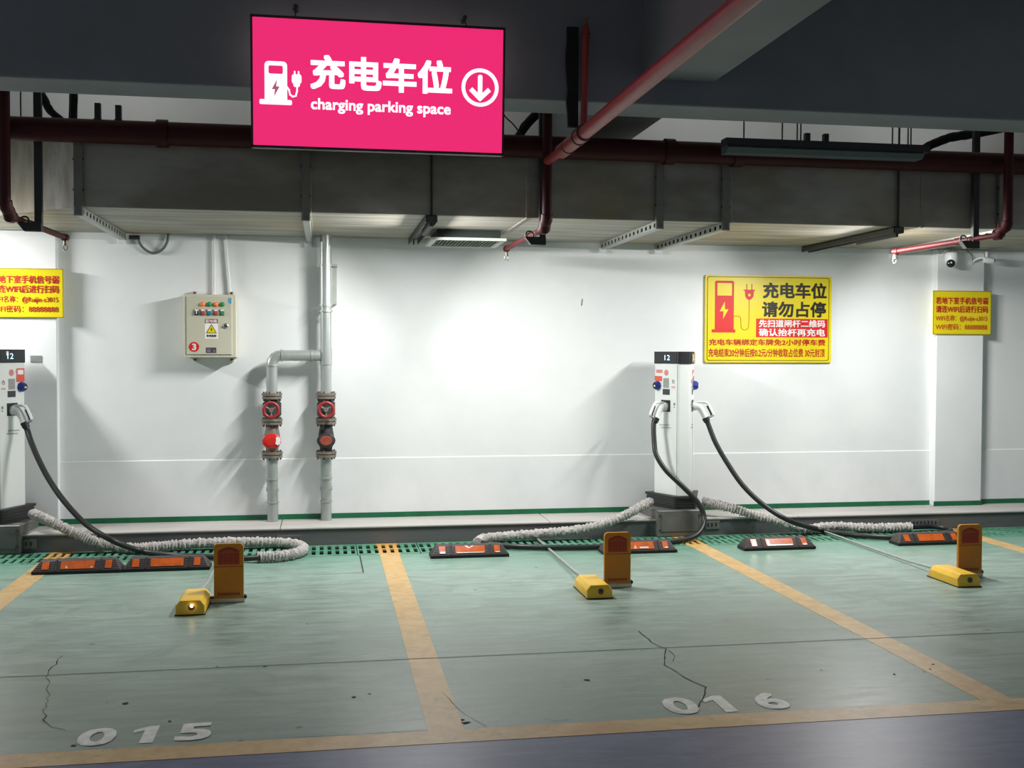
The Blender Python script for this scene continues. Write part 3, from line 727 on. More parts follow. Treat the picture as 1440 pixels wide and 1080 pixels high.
decal('lightning_bolt', [[(U(a), V(c)) for a, c in ((326, 352), (281, 442), (316, 442), (311, 515), (361, 424), (329, 424))]], YELLOWSIGN, ys, o, X1, Z1, 0.0012)
decal('cord', strip([(U(a), V(c)) for a, c in ((410, 487), (455, 487), (470, 498), (475, 530), (477, 590), (490, 610), (508, 616), (528, 612), (542, 598), (548, 560), (550, 330))], 0.005), SIGNDARKRED, ys, o, X1, Z1)
decal('plug', [R4(498, 602, 238, 250), [(U(a), V(c)) for a, c in ((510, 250), (513, 300), (528, 325), (550, 334), (572, 325), (589, 300), (592, 250))], R4(522, 530, 186, 240), R4(569, 577, 186, 240)], SIGNRED, ys, o, X1, Z1)
decal('plug_mark', [R4(540, 561, 278, 299)], YELLOWSIGN, ys, o, X1, Z1, 0.0012)
text('充电车位', SIGNBLACK, ys, o, X1, Z1, U(675), U(1268), V(317), V(168), 0.032)
text('请勿占停', SIGNBLACK, ys, o, X1, Z1, U(668), U(1262), V(492), V(345), 0.030)
decal('red_panel', [R4(615, 1281, 507, 682)], SIGNRED, ys, o, X1, Z1)
text('先扫道闸杆二维码', SIGNWHITE, ys, o, X1, Z1, U(640), U(1255), V(588), V(517), 0.024, 0.0022)
text('确认抬杆再充电', SIGNWHITE, ys, o, X1, Z1, U(640), U(1255), V(672), V(600), 0.024, 0.0022)
text('充电车辆绑定车牌免2小时停车费', SIGNDARKRED, ys, o, X1, Z1, U(185), U(1260), V(760), V(700), 0.024)
text('充电结束20分钟后按0.2元/分钟收取占位费 30元封顶', SIGNDARKRED, ys, o, X1, Z1, U(182), U(1255), V(868), V(788), 0.02)
# wifi notices
def wifi(x0, x1, z0, z1, y, label):
    t = wall_board('wifi_notice', x0, x1, z0, z1, y, label, 'sign', 0.006, 0.012, 'yellow notices with red lettering')
    o = Vector((x0, y-0.012, z0)); W3, H3 = x1-x0, z1-z0
    U = lambda x: (x-148)/552*W3
    V = lambda q: (1-(q-535)/413)*H3
    decal('edge_line', strip([(0.003, 0.004), (W3-0.004, 0.004), (W3-0.004, H3-0.004), (0.003, H3-0.004)], 0.006, True), SIGNEDGE, t, o, X1, Z1)
    text('若地下室手机信号弱', SIGNDARKRED, t, o, X1, Z1, U(172), U(668), V(662), V(595), 0.026, 0.0015)
    text('请连WIFI后进行扫码', SIGNDARKRED, t, o, X1, Z1, U(172), U(668), V(742), V(676), 0.026, 0.0015)
    text('WIFI名称：@Ruijie-s3015', SIGNDARKRED, t, o, X1, Z1, U(172), U(662), V(830), V(766), 0.006, 0.0015)
    text('WIFI密码：88888888', SIGNDARKRED, t, o, X1, Z1, U(172), U(662), V(904), V(846), 0.006, 0.0015)
wifi(5.455, 6.035, 1.712, 2.112, WY-0.092, 'yellow notice with red lettering on the pillar below the security cameras')
wifi(-2.615, -2.045, 1.800, 2.190, WY-0.072, 'yellow notice with red lettering at the left edge above the charger')
# small grey label on the left pillar
b = BM(); box(b, -2.30, -2.215, WY-0.074, WY-0.071, 1.447, 1.500); obj('wall_label', b, GREYTAG, label='small grey label on the wall right of the left charger display', cat='label')
# electrical cabinet
ec = thing('electrical_cabinet', (-0.907, 9.05, 1.485), 'beige electrical cabinet with red number 3 and warning sticker on the wall', 'cabinet')
EX0, EX1, EZ0, EZ1, EY = -1.110, -0.703, 1.488, 1.995, 9.045
obj('body', bbox(EX0, EX1, EY, WY-0.004, EZ0, EZ1, 0.004, 1), BEIGE, ec)
U = lambda x: EX0 + (x-140)/350*(EX1-EX0)
V = lambda y: EZ1 - (y-405)/415*(EZ1-EZ0)
b = bbox(U(160), U(462), EY-0.012, EY, V(800), V(420), 0.003, 1); dr = obj('door', b, BEIGED, ec)
fy = EY-0.012; o = Vector((0, fy, 0))
for x, m in ((267, ORANGEL), (312, GREENL), (356, ORANGEL), (398, GREENL)):
    b = BM(); lathe(b, (U(x), fy, V(470)), (0, -1, 0), [(0, 0.019), (0.006, 0.019), (0.007, 0.015), (0.016, 0.014), (0.021, 0.008), (0.022, 0)], 18); obj('indicator_light', b, m, dr, smooth=True)
for x, m in ((226, BLACKPL), (268, REDSW), (312, TEALSW), (355, REDSW), (398, GREENSW)):
    b = bbox(U(x-14), U(x+14), fy-0.010, fy, V(543), V(502), 0.003, 1); s_ = obj('switch', b, m, dr)
    b = BM(); box(b, U(x-12), U(x+12), fy-0.012, fy-0.009, V(514), V(504)); obj('switch_plate', b, SIGNWHITE, s_)
    b = BM()
    if x == 226: box(b, U(x-3), U(x+3), fy-0.022, fy-0.008, V(535), V(515))
    else: cyl(b, (U(x), fy-0.009, V(528)), (U(x), fy-0.018, V(528)), 0.010, seg=14)
    obj('switch_knob', b, SIGNWHITE if x == 226 else m, s_)
P4 = lambda a, b_, c, d: [(U(a), V(d)), (U(b_), V(d)), (U(b_), V(c)), (U(a), V(c))]
decal('title_plate', [P4(281, 366, 567, 594)], MAROON, dr, o, X1, Z1)
text('配电箱', SIGNWHITE, dr, o, X1, Z1, U(286), U(361), V(591), V(570), 0.03, 0.002)
decal('warning_sticker', [P4(280, 368, 596, 696)], SIGNWHITE, dr, o, X1, Z1)
tri = [(U(324), V(603)), (U(291), V(658)), (U(357), V(658))]
decal('warning_triangle', [tri[::-1]], YELLOWSIGN, dr, o, X1, Z1, 0.0012)
decal('triangle_edge', strip(tri, 0.004, True), SIGNBLACK, dr, o, X1, Z1, 0.002, 0.0006)
decal('warning_bolt', [[(U(a), V(c)) for a, c in ((328, 617), (316, 636), (324, 636), (319, 653), (333, 632), (325, 632))]], SIGNBLACK, dr, o, X1, Z1, 0.002, 0.0006)
text('有电危险', SIGNBLACK, dr, o, X1, Z1, U(291), U(358), V(686), V(668), 0.02, 0.002)
decal('number_disc', [circ(U(207), V(750), 0.040, 28)], SIGNRED, dr, o, X1, Z1)
text('3', SIGNWHITE, dr, o, X1, Z1, U(193), U(222), V(772), V(729), 0.03, 0.002)
decal('name_plate', [P4(287, 356, 754, 790)], PURPLE, dr, o, X1, Z1)
decal('plate_marks', [P4(294, 318, 762, 768), P4(294, 318, 772, 784), P4(334, 350, 770, 776), P4(338, 350, 779, 785)], GREYTXT, dr, o, X1, Z1, 0.0012, 0.0006)
decal('blue_sticker', [[(U(a), V(c)) for a, c in ((440, 428), (435, 450), (446, 465), (460, 466), (460, 428))]], SKYSTK, dr, o, X1, Z1)
b = BM(); lathe(b, (U(420), fy, V(612)), (0, -1, 0), [(0, 0.021), (0.006, 0.021), (0.009, 0.016), (0.012, 0.016), (0.013, 0)], 18); lk = obj('lock', b, CHROME, dr, smooth=True)
b = bbox(U(410), U(432), fy-0.02, fy-0.012, V(617), V(607), 0.002, 1); obj('lock_key_slot', b, BLACKIRON, lk)
for x, z, s in ((200, V(405), 1), (450, V(405), 1), (200, V(820), -1), (450, V(820), -1)):
    b = BM(); box(b, U(x)-0.016, U(x)+0.016, WY-0.05, WY-0.006, min(z, z+s*0.032), max(z, z+s*0.032)); ft = obj('mounting_ear', b, BEIGE, ec)
    b = BM(); cyl(b, (U(x), WY-0.05, z+s*0.018), (U(x), WY-0.062, z+s*0.018), 0.009, seg=8); obj('bolt', b, BLACKIRON, ft)
def conduit(p, q, r, m, name, label):
    b = BM(); cyl(b, p, q, r, seg=12); return obj(name, b, m, smooth=True, label=label, cat='conduit')
conduit((U(330), WY-0.03, 1.99), (U(330), WY-0.03, DZ), 0.013, PVC, 'conduit', 'vertical white conduit above the electrical cabinet')
conduit((U(440), WY-0.03, 1.99), (U(405), WY-0.03, DZ), 0.013, PVC, 'conduit', 'slightly slanting white conduit above the electrical cabinet')
b = BM(); tube(b, smooth_path([AY(x, y, WY-0.03) for x, y in ((188, 332), (193, 335), (198, 345), (207, 353), (217, 356), (228, 351), (235, 340), (237, 325))], 6), 0.011, 10)
lp = obj('flexible_conduit', b, GREYCOND, smooth=True, label='grey flexible conduit loop hanging at the top of the wall', cat='conduit')
b = BM(); c = AY(191, 334, WY-0.03); cyl(b, c+Vector((-0.05, 0, 0)), c+Vector((0.03, 0, 0)), 0.018, seg=10); obj('gland', b, BLACKIRON, lp)

# silver riser pipes with valves
PY_ = 9.06; r0 = 0.045
def valve_stack(t, x, wheel, cap, capring, spokes):
    b = BM(); cyl(b, (x, PY_, 0.97), (x, PY_, 1.17), 0.058, seg=18); lathe(b, (x, PY_, 1.07), (0, 0, 1), [(-.07, .05), (-.05, .075), (.05, .075), (.07, .05)], 18)
    v = obj('gate_valve', b, BLACKIRON, t, smooth=True)
    b = BM(); cyl(b, (x, PY_-0.03, 1.07), (x, PY_-0.17, 1.07), 0.018, seg=12); obj('valve_stem', b, BRASS, v)
    b = BM(); torus(b, (x, PY_-0.16, 1.07), (0, 1, 0), 0.058, 0.013, 28, 10); w = obj('handwheel', b, wheel, v, smooth=True)
    b = BM()
    for k in range(spokes):
        a = 2*PI*k/spokes + PI/6; cyl(b, (x, PY_-0.16, 1.07), (x+0.056*math.cos(a), PY_-0.16, 1.07+0.056*math.sin(a)), 0.008, seg=8)
    cyl(b, (x, PY_-0.175, 1.07), (x, PY_-0.145, 1.07), 0.018, seg=14); obj('wheel_spokes', b, FLANGE if wheel is REDWHEEL else wheel, v)
    for z, rr in ((1.176, 0.082), (0.968, 0.085), (0.698, 0.085)):
        b = BM(); cyl(b, (x, PY_, z+0.003), (x, PY_, z+0.024), rr, seg=22); cyl(b, (x, PY_, z-0.024), (x, PY_, z-0.003), rr*0.97, seg=22)
        f = obj('flange', b, FLANGE, t, smooth=True)
        for k in range(6):
            a = 2*PI*k/6 + 0.25; q = Vector((x+rr*0.8*math.cos(a), PY_+rr*0.8*math.sin(a), z))
            b = BM(); cyl(b, q+Vector((0, 0, -0.042)), q+Vector((0, 0, 0.036)), 0.0085, seg=6); obj('bolt', b, BOLT, f)
    b = BM(); lathe(b, (x, PY_, 0.70), (0, 0, 1), [(0, .05), (.05, .05), (.08, .062), (.12, .066), (.16, .062), (.20, .055), (.25, .046), (.27, .046)], 20)
    cv_ = obj('check_valve', b, BLACKIRON if capring is BLACKIRON else FLANGE, t, smooth=True)
    c = Vector((x, PY_-0.055, 0.815))
    b = BM()
    for h0, h1, ra, rb in ((0, .030, 1, 1), (.030, .036, 1.0, .9)):
        pass
    prof = [(0, .07), (.028, .072), (.034, .066), (.036, .05)]
    lathe(b, c, (0, -1, 0), prof, 28); bmesh.ops.scale(b, vec=(1.04, 1, 0.84), space=Matrix.Translation(-c), verts=b.verts); obj('cover_rim', b, capring, cv_, smooth=True)
    b = BM(); lathe(b, c, (0, -1, 0), [(.034, .050), (.040, .046), (.043, .0)], 24); bmesh.ops.scale(b, vec=(1.04, 1, 0.84), space=Matrix.Translation(-c), verts=b.verts); obj('cover_disc', b, cap, cv_, smooth=True)
    # lower pipe with a set-back
    b = BM(); tube(b, [(x, PY_, .70), (x, PY_, .50), (x, PY_+.003, .47), (x, PY_+.02, .43), (x, PY_+.055, .38), (x, PY_+.07, .34), (x, PY_+.072, .31), (x, PY_+.072, CZ)], r0, 18)
    obj('lower_pipe', b, PIPESILVER, t, smooth=True)
    for z, yy in ((.50, 0), (.42, .028), (.40, .045), (.30, .072)):
        b = BM(); cyl(b, (x, PY_+yy, z-0.007), (x, PY_+yy, z+0.007), r0+0.006, seg=18); obj('weld_ring', b, GALV, t, smooth=True)
rp = thing('riser_pipe', (0.01, PY_, CZ), 'tall silver riser pipe on the wall with dark round check valve', 'pipe')
X2 = 0.010; XB = -0.424
b = BM(); cyl(b, (X2, PY_, 1.19), (X2, PY_, DZ), r0, seg=20); obj('upper_pipe', b, PIPESILVER, rp, smooth=True)
b = BM(); cyl(b, (X2, PY_, 1.90), (X2, PY_, DZ-.001), r0+0.004, seg=20); obj('pipe_sleeve', b, PIPESILVER, rp, smooth=True)
for z in (1.92, 1.87, 2.245):
    b = BM(); cyl(b, (X2, PY_, z-.008), (X2, PY_, z+.008), r0+0.010, seg=20); obj('collar', b, GALV, rp, smooth=True)
b = BM(); cyl(b, (X2, PY_, 1.43), (X2, PY_, 1.57), r0+0.005, seg=20); obj('tee', b, PIPESILVER, rp, smooth=True)
b = BM(); box(b, X2+.042, X2+.088, PY_+.02, WY-.005, 1.93, 2.25); box(b, X2+.02, X2+.092, PY_-.02, WY-.005, 2.235, 2.255); obj('wall_clamp', b, GALV, rp)
valve_stack(rp, X2, REDWHEEL, RUSTCAP, BLACKIRON, 3)
bp_ = thing('branch_pipe', (XB, PY_, CZ), 'shorter silver bypass pipe on the wall with bright red valve cover', 'pipe')
b = BM(); tube(b, [(X2-r0, PY_, 1.506), (XB+.075, PY_, 1.506), (XB+.05, PY_, 1.503), (XB+.022, PY_, 1.486), (XB+.005, PY_, 1.460), (XB, PY_, 1.43), (XB, PY_, 1.19)], r0, 18); obj('bent_pipe', b, PIPESILVER, bp_, smooth=True)
for p, q in (((XB+.075, PY_, 1.506), (XB+.085, PY_, 1.506)), ((XB, PY_, 1.42), (XB, PY_, 1.43)), ((X2-.12, PY_, 1.506), (X2-.11, PY_, 1.506))):
    b = BM(); cyl(b, p, q, r0+.007, seg=18); obj('weld_ring', b, GALV, bp_, smooth=True)
valve_stack(bp_, XB, REDWHEEL, REDCAP, REDCAP, 3)
decal('paint_splash', [[(.030, -.022), (.050, -.034), (.066, -.022), (.072, .004), (.064, .030), (.046, .034), (.034, .028), (.036, .004)]], SIGNWHITE, bp_, Vector((XB, PY_-.0915, .815)), X1, Z1, 0, .0075)

# security cameras
dc = thing('dome_camera', (5.60, 9.05, 2.30), 'white ball-shaped security camera with black lens on the pillar', 'camera')
c = AY(1338, 366, 9.02)
b = BM(); lathe(b, c+Vector((0, 0, .09)), (0, 0, -1), [(0, .03), (.012, .048), (.04, .058), (.09, .058), (.13, .045), (.15, .02), (.154, 0)], 24); obj('ball', b, WHITEPL, dc, smooth=True)
b = BM(); cc = c+Vector((-.026, -.026, -.030)); lathe(b, cc, (-.35, -1, -.15), [(0, .036), (.02, .036), (.031, .024), (.034, 0)], 20); ls = obj('lens_window', b, BLACKGLOSS, dc, smooth=True)
b = BM(); lathe(b, cc+Vector((-.012, -.034, .004)), (-.35, -1, -.15), [(0, .008), (.003, .007), (.004, 0)], 12); obj('lens', b, SIGNWHITE, ls, smooth=True)
b = bbox(c.x-.02, c.x+.03, 9.03, WY-.09, c.z+.07, c.z+.10, .005); obj('arm', b, WHITEPL, dc); b = bbox(c.x-.03, c.x+.09, WY-.102, WY-.09, c.z+.05, c.z+.115, .004); obj('wall_plate', b, WHITEPL, dc)
bc = thing('bullet_camera', (5.9, 9.05, 2.35), 'small white bullet security camera at the right pillar edge', 'camera')
c = AY(1389, 367, 9.02)
b = BM(); lathe(b, c+Vector((-.045, 0, .01)), (1, -.35, -.12), [(0, .02), (.004, .028), (.085, .028), (.09, .024), (.091, 0)], 18); obj('barrel', b, WHITEPL, bc, smooth=True)
b = BM(); lathe(b, c+Vector((.040, -.03, 0)), (1, -.35, -.12), [(0, .021), (.006, .020), (.007, 0)], 16); obj('lens', b, BLACKGLOSS, bc, smooth=True)
b = bbox(c.x-.012, c.x+.0, 9.015, 9.045, c.z-.005, c.z+.085, .003); obj('stalk', b, WHITEPL, bc)
b = BM(); tube(b, smooth_path([c+Vector((-.01, 0, .02)), c+Vector((-.05, .02, .03)), c+Vector((-.075, .06, .02)), c+Vector((-.09, .085, .0))], 5), .008, 8); obj('arm', b, WHITEPL, bc, smooth=True)
b = BM(); lathe(b, (c.x-.09, WY-.091, c.z), (0, -1, 0), [(0, .028), (.008, .028), (.014, .012)], 16); obj('wall_plate', b, WHITEPL, bc, smooth=True)
b = BM(); tube(b, smooth_path([c+Vector((-.09, .09, .0)), c+Vector((-.10, .09, .05)), c+Vector((-.14, .10, .10)), c+Vector((-.17, .11, .12))], 5), .004, 6); obj('lead', b, GREYCOND, bc, smooth=True)
# small marks on the wall
for px, py, w, h, lb in ((818, 425, .006, .05, 'short dark scratch high on the middle of the white wall'),):
    p = AY(px, py, WY-.001); b = BM(); prism(b, [(-.004, -.03), (.002, -.03), (.008, .03), (.003, .03)], (p.x, WY, p.z), X1, Z1, .002); bmesh.ops.recalc_face_normals(b, faces=b.faces); obj('wall_scratch', b, CRACK, bpy.data.objects['wall_back'], local=True)

# ================================================================== CHARGING POSTS
NH, BH, NYW, BYW = 0.055, 0.18, 8.80, 9.08
FW = math.hypot(BH-NH, BYW-NYW)
def wedge(cx, g=0.0, r=0.035):
    """plan outline of the post, grown by g"""
    raw = [(cx-NH-g*.8, NYW-g), (cx+NH+g*.8, NYW-g), (cx+BH+g*1.2, BYW+g), (cx-BH-g*1.2, BYW+g)]
    rr = [r, r, 0.012, 0.012]; out = []
    for i in range(4):
        p = Vector((*raw[i], 0)); a = (Vector((*raw[i-1], 0))-p).normalized(); b = (Vector((*raw[(i+1) % 4], 0))-p).normalized()
        half = a.angle(b)/2; d = rr[i]/math.tan(half); c = p+(a+b).normalized()*(rr[i]/math.sin(half)); s = p+a*d; e = p+b*d
        for k in range(6):
            t = k/5; q = (s-c).lerp(e-c, t).normalized()*rr[i]+c; out.append((q.x, q.y))
    return out
def slab(pts, z0, z1):
    b = BM(); prism(b, pts, (0, 0, z0), (1, 0, 0), (0, 1, 0), z1-z0); bmesh.ops.recalc_face_normals(b, faces=b.faces); return b
def charger(cx, bx0, bx1, label):
    t = thing('charging_post', (cx, 8.94, 0.0), label, 'charger', 'white charging posts on the curb')
    obj('body', slab(wedge(cx), 0.325, 1.447), POSTWHITE, t, smooth=True)
    hd = obj('head', slab(wedge(cx, 0.006), 1.445, 1.548), BLACKPL, t, smooth=True)
    for side in (-1, 1):
        back = Vector((cx+side*BH, BYW, 0)); nose = Vector((cx+side*NH, NYW, 0))
        if side < 0: o = back.copy(); u = (nose-back).normalized(); S = lambda s: s
        else: o = nose.copy(); u = (back-nose).normalized(); S = lambda s: FW-s
        n = u.cross(Z1)
        ZC = lambda y: 1.445-(y-215)/1430.0
        SC = lambda x: (x-130)/280.0*FW
        def R(x0, x1, y0, y1, r=0.003):
            a, b_ = sorted((S(SC(x0)), S(SC(x1)))); return rrect(a, b_, ZC(y1), ZC(y0), r, 2)
        of = o + n*0.0012; oh = o + n*0.0085
        decal('display', [R(150, 395, 90, 200)], BLACKGLOSS, hd, oh, u, Z1, 0, .0015)
        if True:
            a, b_ = sorted((S(SC(264)), S(SC(324)))); text('12', DIGIT, hd, oh, u, Z1, a, b_, ZC(172), ZC(110), 0.0, 0.003, 'digits')
        if side > 0: decal('gold_sticker', [rrect(S(SC(240)), S(SC(135)), ZC(212), ZC(76), .003, 2)], BRASSTAG, hd, oh, u, Z1, .0016) if cx > 0 else decal('white_tag', [rrect(S(SC(335)), S(SC(312)), ZC(135), ZC(88), .003, 2)], SIGNWHITE, hd, oh, u, Z1, .0016)
        decal('sticker', [R(158, 228, 290, 330)], REDSTICK, t, of, u, Z1)
        decal('round_sticker', [circ(S(SC(274)), ZC(325), .026, 20)], REDSTICK, t, of, u, Z1)
        decal('red_sticker', [R(140, 225, 368, 430)], ORSTICK, t, of, u, Z1)
        if cx < 0: decal('white_red_sticker', [R(140, 222, 278, 368)], ORSTICK, t, of, u, Z1, 0, .0008); decal('sticker_field', [R(152, 210, 296, 346)], SIGNWHITE, t, of, u, Z1, .0008, .0006)
        decal('pale_label', [R(240, 305, 392, 510)], QRGREY, t, of, u, Z1)
        decal('dark_sticker', [R(235, 315, 525, 595)], DARKSTICK, t, of, u, Z1)
        pw = [(S(SC(355))+.014*math.cos(a), ZC(432)+.014*math.sin(a)) for a in [PI*.6+i*PI*1.8/14 for i in range(15)]]
        decal('power_mark', strip(pw, .004)+strip([(S(SC(355)), ZC(432)), (S(SC(355)), ZC(408))], .004), GREYTXT, t, of, u, Z1)
        decal('small_red_print', [R(333, 378, 490, 497, .001), R(336, 374, 503, 510, .001)], REDSTICK, t, of, u, Z1)
        decal('small_grey_print', [R(360, 378, 690, 720, .001), R(362, 376, 735, 748, .001)], GREYTXT, t, of, u, Z1, 0, .0006)
        ln = []
        for row, y in enumerate((962, 995)):
            for k in range(7):
                x = 200+row*18+k*17; ln.append(R(x, x+9, y-k*1.0, y+13-k*1.0, .001))
        decal('printed_lines', ln, GREENTXT if cx < 0 else GREYTXT, t, of, u, Z1, 0, .0006)
        # socket
        a, b_ = sorted((S(SC(220)), S(SC(322))))
        decal('socket', [rrect(a, b_, ZC(800), ZC(660), .004, 2)], BLACKPL, t, o, u, Z1, 0, .006)
        # blue tag holder
        b = BM(); c0_ = o+u*S(SC(180))+Z1*ZC(485); lathe(b, c0_, n, [(0, .038), (.015, .040), (.034, .034), (.038, .03)], 8); bt = obj('blue_holder', b, BLUEPL, t)
        b = BM(); lathe(b, c0_+n*.037, n, [(0, .026), (.006, .026), (.007, 0)], 10); bs = obj('holder_window', b, BLACKGLOSS, bt)
        b = BM(); q = c0_+n*.0442; prism(b, [(-.012, -.006), (.010, -.010), (.012, .002), (-.004, .004)], q, u, Z1, .001); bmesh.ops.recalc_face_normals(b, faces=b.faces); obj('window_mark', b, SIGNWHITE, bt)
        # panel seam
        decal('seam', [[(S(SC(398))-.001, .33), (S(SC(398))+.001, .33), (S(SC(398))+.001, 1.44), (S(SC(398))-.001, 1.44)]], SEAM, t, o, u, Z1, .0002, .0008)
    # base and steel carrier box
    bs = obj('base', slab(wedge(cx, 0.045, .03), 0.225, 0.325), BASEBLACK, t, smooth=True)
    ob = slab(wedge(cx, 0.055, .03), 0.312, 0.330); obj('base_lip', ob, BASEBLACK, bs, smooth=True)
    for k in range(3):
        b = BM(); prism(b, wedge(cx, 0.049, .03), (0, 0, .240+.022*k), (1, 0, 0), (0, 1, 0), .006); bmesh.ops.recalc_face_normals(b, faces=b.faces); obj('base_rib', b, BLACKPL, bs)
    decal('base_plate_label', [rrect(.09, .20, .238, .302, .003, 2)], GREYTAG, bs, Vector((cx-BH-.055, BYW+.045, 0)), Vector((.408, -.913, 0)), Z1, -.002, .004)
    b = BM(); prism(b, [(bx0, 8.70), (bx1, 8.70), (bx1+.03, 9.12), (bx0-.03, 9.12)], (0, 0, 0.001), (1, 0, 0), (0, 1, 0), .219); bmesh.ops.recalc_face_normals(b, faces=b.faces); bevel(b, .006, 1)
    bxo = obj('carrier_box', b, STEELBOX, t)
    b = BM(); box(b, bx0+.03, bx1-.03, 8.696, 8.70, .045, .195); obj('box_panel', b, STEELBOX, bxo)
    for zz in (.06, .18):
        for xx in (bx0+.015, bx1-.015):
            b = BM(); cyl(b, (xx, 8.70, zz), (xx, 8.69, zz), .008, seg=8); obj('bolt', b, BOLT, bxo)
    return t
charger(2.99, 2.735, 3.115, 'white charging post with black head beside the large yellow sign')
charger(-2.50, -2.70, -2.27, 'white charging post cut off by the left edge, below the yellow notice')

# ================================================================== CHARGING CABLES
def F(px, py, z, yc=8.68):
    p = AZ(px, py, z)
    return p if p.y <= yc else AY(px, py, yc)
def gun_parts(t, cx, side):
    o = Vector((side*(BYW-NYW)/FW, -(BH-NH)/FW, 0)); al = Vector((-side*(BH-NH)/FW, -(BYW-NYW)/FW, 0))
    P = Vector((cx+side*BH, BYW, 1.078)) + al*0.158
    q = lambda a, z: P + o*a + Z1*z
    b = BM(); cyl(b, q(0.004, 0), q(.03, 0), .036, seg=18); obj('collar', b, WHITEPL, t, smooth=True)
    b = BM(); path = smooth_path([q(.0, 0), q(.04, .0), q(.065, -.012), q(.088, -.045), q(.108, -.085), q(.122, -.112)], 5)
    tube(b, path, .03, 16, rf=lambda s: .033-.008*s); gb = obj('gun_body', b, WHITEPL, t, smooth=True)
    b = BM(); tube(b, smooth_path([q(.018, .030), q(.06, .036), q(.120, .034), q(.142, .012), q(.168, -.038), q(.182, -.066)], 6), .011, 10); obj('guard', b, WHITEPL, t, smooth=True)
    b = BM(); tube(b, [q(.184, -.07), q(.150, -.088), q(.120, -.098)], .010, 10); obj('guard_foot', b, GALV, t, smooth=True)
    b = BM(); tube(b, [q(.128, .008), q(.150, -.036), q(.166, -.068), q(.155, -.074)], .009, 8); obj('grip', b, BLACKPL, t, smooth=True)
    b = BM(); cyl(b, q(.112, -.095), q(.130, -.130), .031, .027, seg=16); obj('cable_gland', b, BLACKPL, t, smooth=True)
    return q(.124, -.118), q(.140, -.155)
def wrap_mesh(path, r=0.036):
    """lumpy, ribbed fluffy sleeve"""
    pts = smooth_path(path, 22); b = BM()
    seg = 14; rings = []; a = None; ph = [random.uniform(0, 6.28) for _ in range(seg)]
    for i, p in enumerate(pts):
        d = (pts[min(i+1, len(pts)-1)]-pts[max(i-1, 0)]).normalized()
        if a is None: a, bb = frame_for(d)
        else: a = (a-d*a.dot(d)).normalized(); bb = a.cross(d).normalized()
        rib = 0.15*math.sin(i*2.1)+0.07*math.sin(i*0.71)
        rings.append([b.verts.new(p+(a*math.cos(2*PI*k/seg)+bb*math.sin(2*PI*k/seg))*r*(1+rib+random.uniform(-.13, .13))+d*random.uniform(-.004, .004)) for k in range(seg)])
    for i in range(len(rings)-1):
        for k in range(seg):
            j = (k+1) % seg; b.faces.new((rings[i][k], rings[i][j], rings[i+1][j], rings[i+1][k]))
    b.faces.new(rings[0][::-1]); b.faces.new(rings[-1])
    return b
def cable(cx, side, pts, wrap, label):
    t = thing('charging_cable', (cx+side*.2, 8.85, 0.0), label, 'charging cable', 'charging guns with black cables')
    s0, s1 = gun_parts(t, cx, side)
    b = BM(); tube(b, smooth_path([s0, s1]+pts, 8), .0215, 14); obj('cord', b, RUBBER, t, smooth=True)
    obj('fluffy_sleeve', wrap_mesh(wrap), WRAP, t, smooth=True)
ZK, ZW = .026, .042
cable(2.99, -1, [AY(920, 622, 8.84), AY(923, 640, 8.80), AY(937, 662, 8.74), AY(960, 684, 8.69), AY(981, 706, 8.655), AY(990, 727, 8.62), AY(986, 745, 8.55), F(970, 757, ZK), F(930, 763, ZK), F(870, 768, ZK), F(800, 770, ZK), F(735, 769, ZK), F(695, 766, ZK), F(676, 763, ZW)],
      [F(672, 763, ZW), F(682, 757, ZW), F(712, 754, ZW), F(760, 750, ZW), F(805, 746, ZW), AY(845, 738, 8.68), AY(878, 725, 8.69), AY(900, 713, 8.74), AY(916, 705, 8.83)],
      'charging gun and black cable on the left face of the middle post')
cable(2.99, 1, [AY(1006, 622, 8.83), AY(1022, 650, 8.77), AY(1045, 683, 8.68), AY(1075, 711, 8.58), AY(1112, 733, 8.48), F(1160, 746, ZK), F(1210, 753, ZK), F(1262, 756, ZK), F(1300, 753, ZK), F(1335, 748, ZK), F(1330, 743, ZK), F(1305, 740, ZK), F(1284, 741, ZW)],
      [F(1281, 741, ZW), F(1250, 742, ZW), F(1215, 742, ZW), F(1180, 740, ZW), F(1158, 741, ZW), F(1138, 744, ZW), F(1118, 741, ZW), AY(1090, 732, 8.66), AY(1060, 724, 8.70), AY(1030, 715, 8.76), AY(1005, 709, 8.84), AY(988, 705, 8.90)],
      'charging gun and black cable on the right face of the middle post')
cable(-2.50, 1, [AY(44, 622, 8.83), AY(55, 648, 8.77), AY(70, 676, 8.70), AY(92, 707, 8.60), AY(122, 738, 8.50), AY(160, 761, 8.40), F(200, 775, ZK), F(245, 781, ZK), F(295, 783, ZK), F(340, 785, ZK), F(366, 784, ZW)],
      [F(362, 783, ZW), F(392, 782, ZW), F(416, 778, ZW), F(427, 772, ZW), F(418, 766, ZW), F(392, 763, ZW), F(350, 762, ZW), F(300, 763, ZW), F(250, 766, ZW), F(215, 769, ZW), F(185, 771, ZW), F(160, 768, ZW), AY(135, 762, 8.66), AY(110, 752, 8.67), AY(85, 740, 8.68), AY(62, 729, 8.76), AY(45, 722, 8.86)],
      'charging gun and black cable of the charger at the left edge')

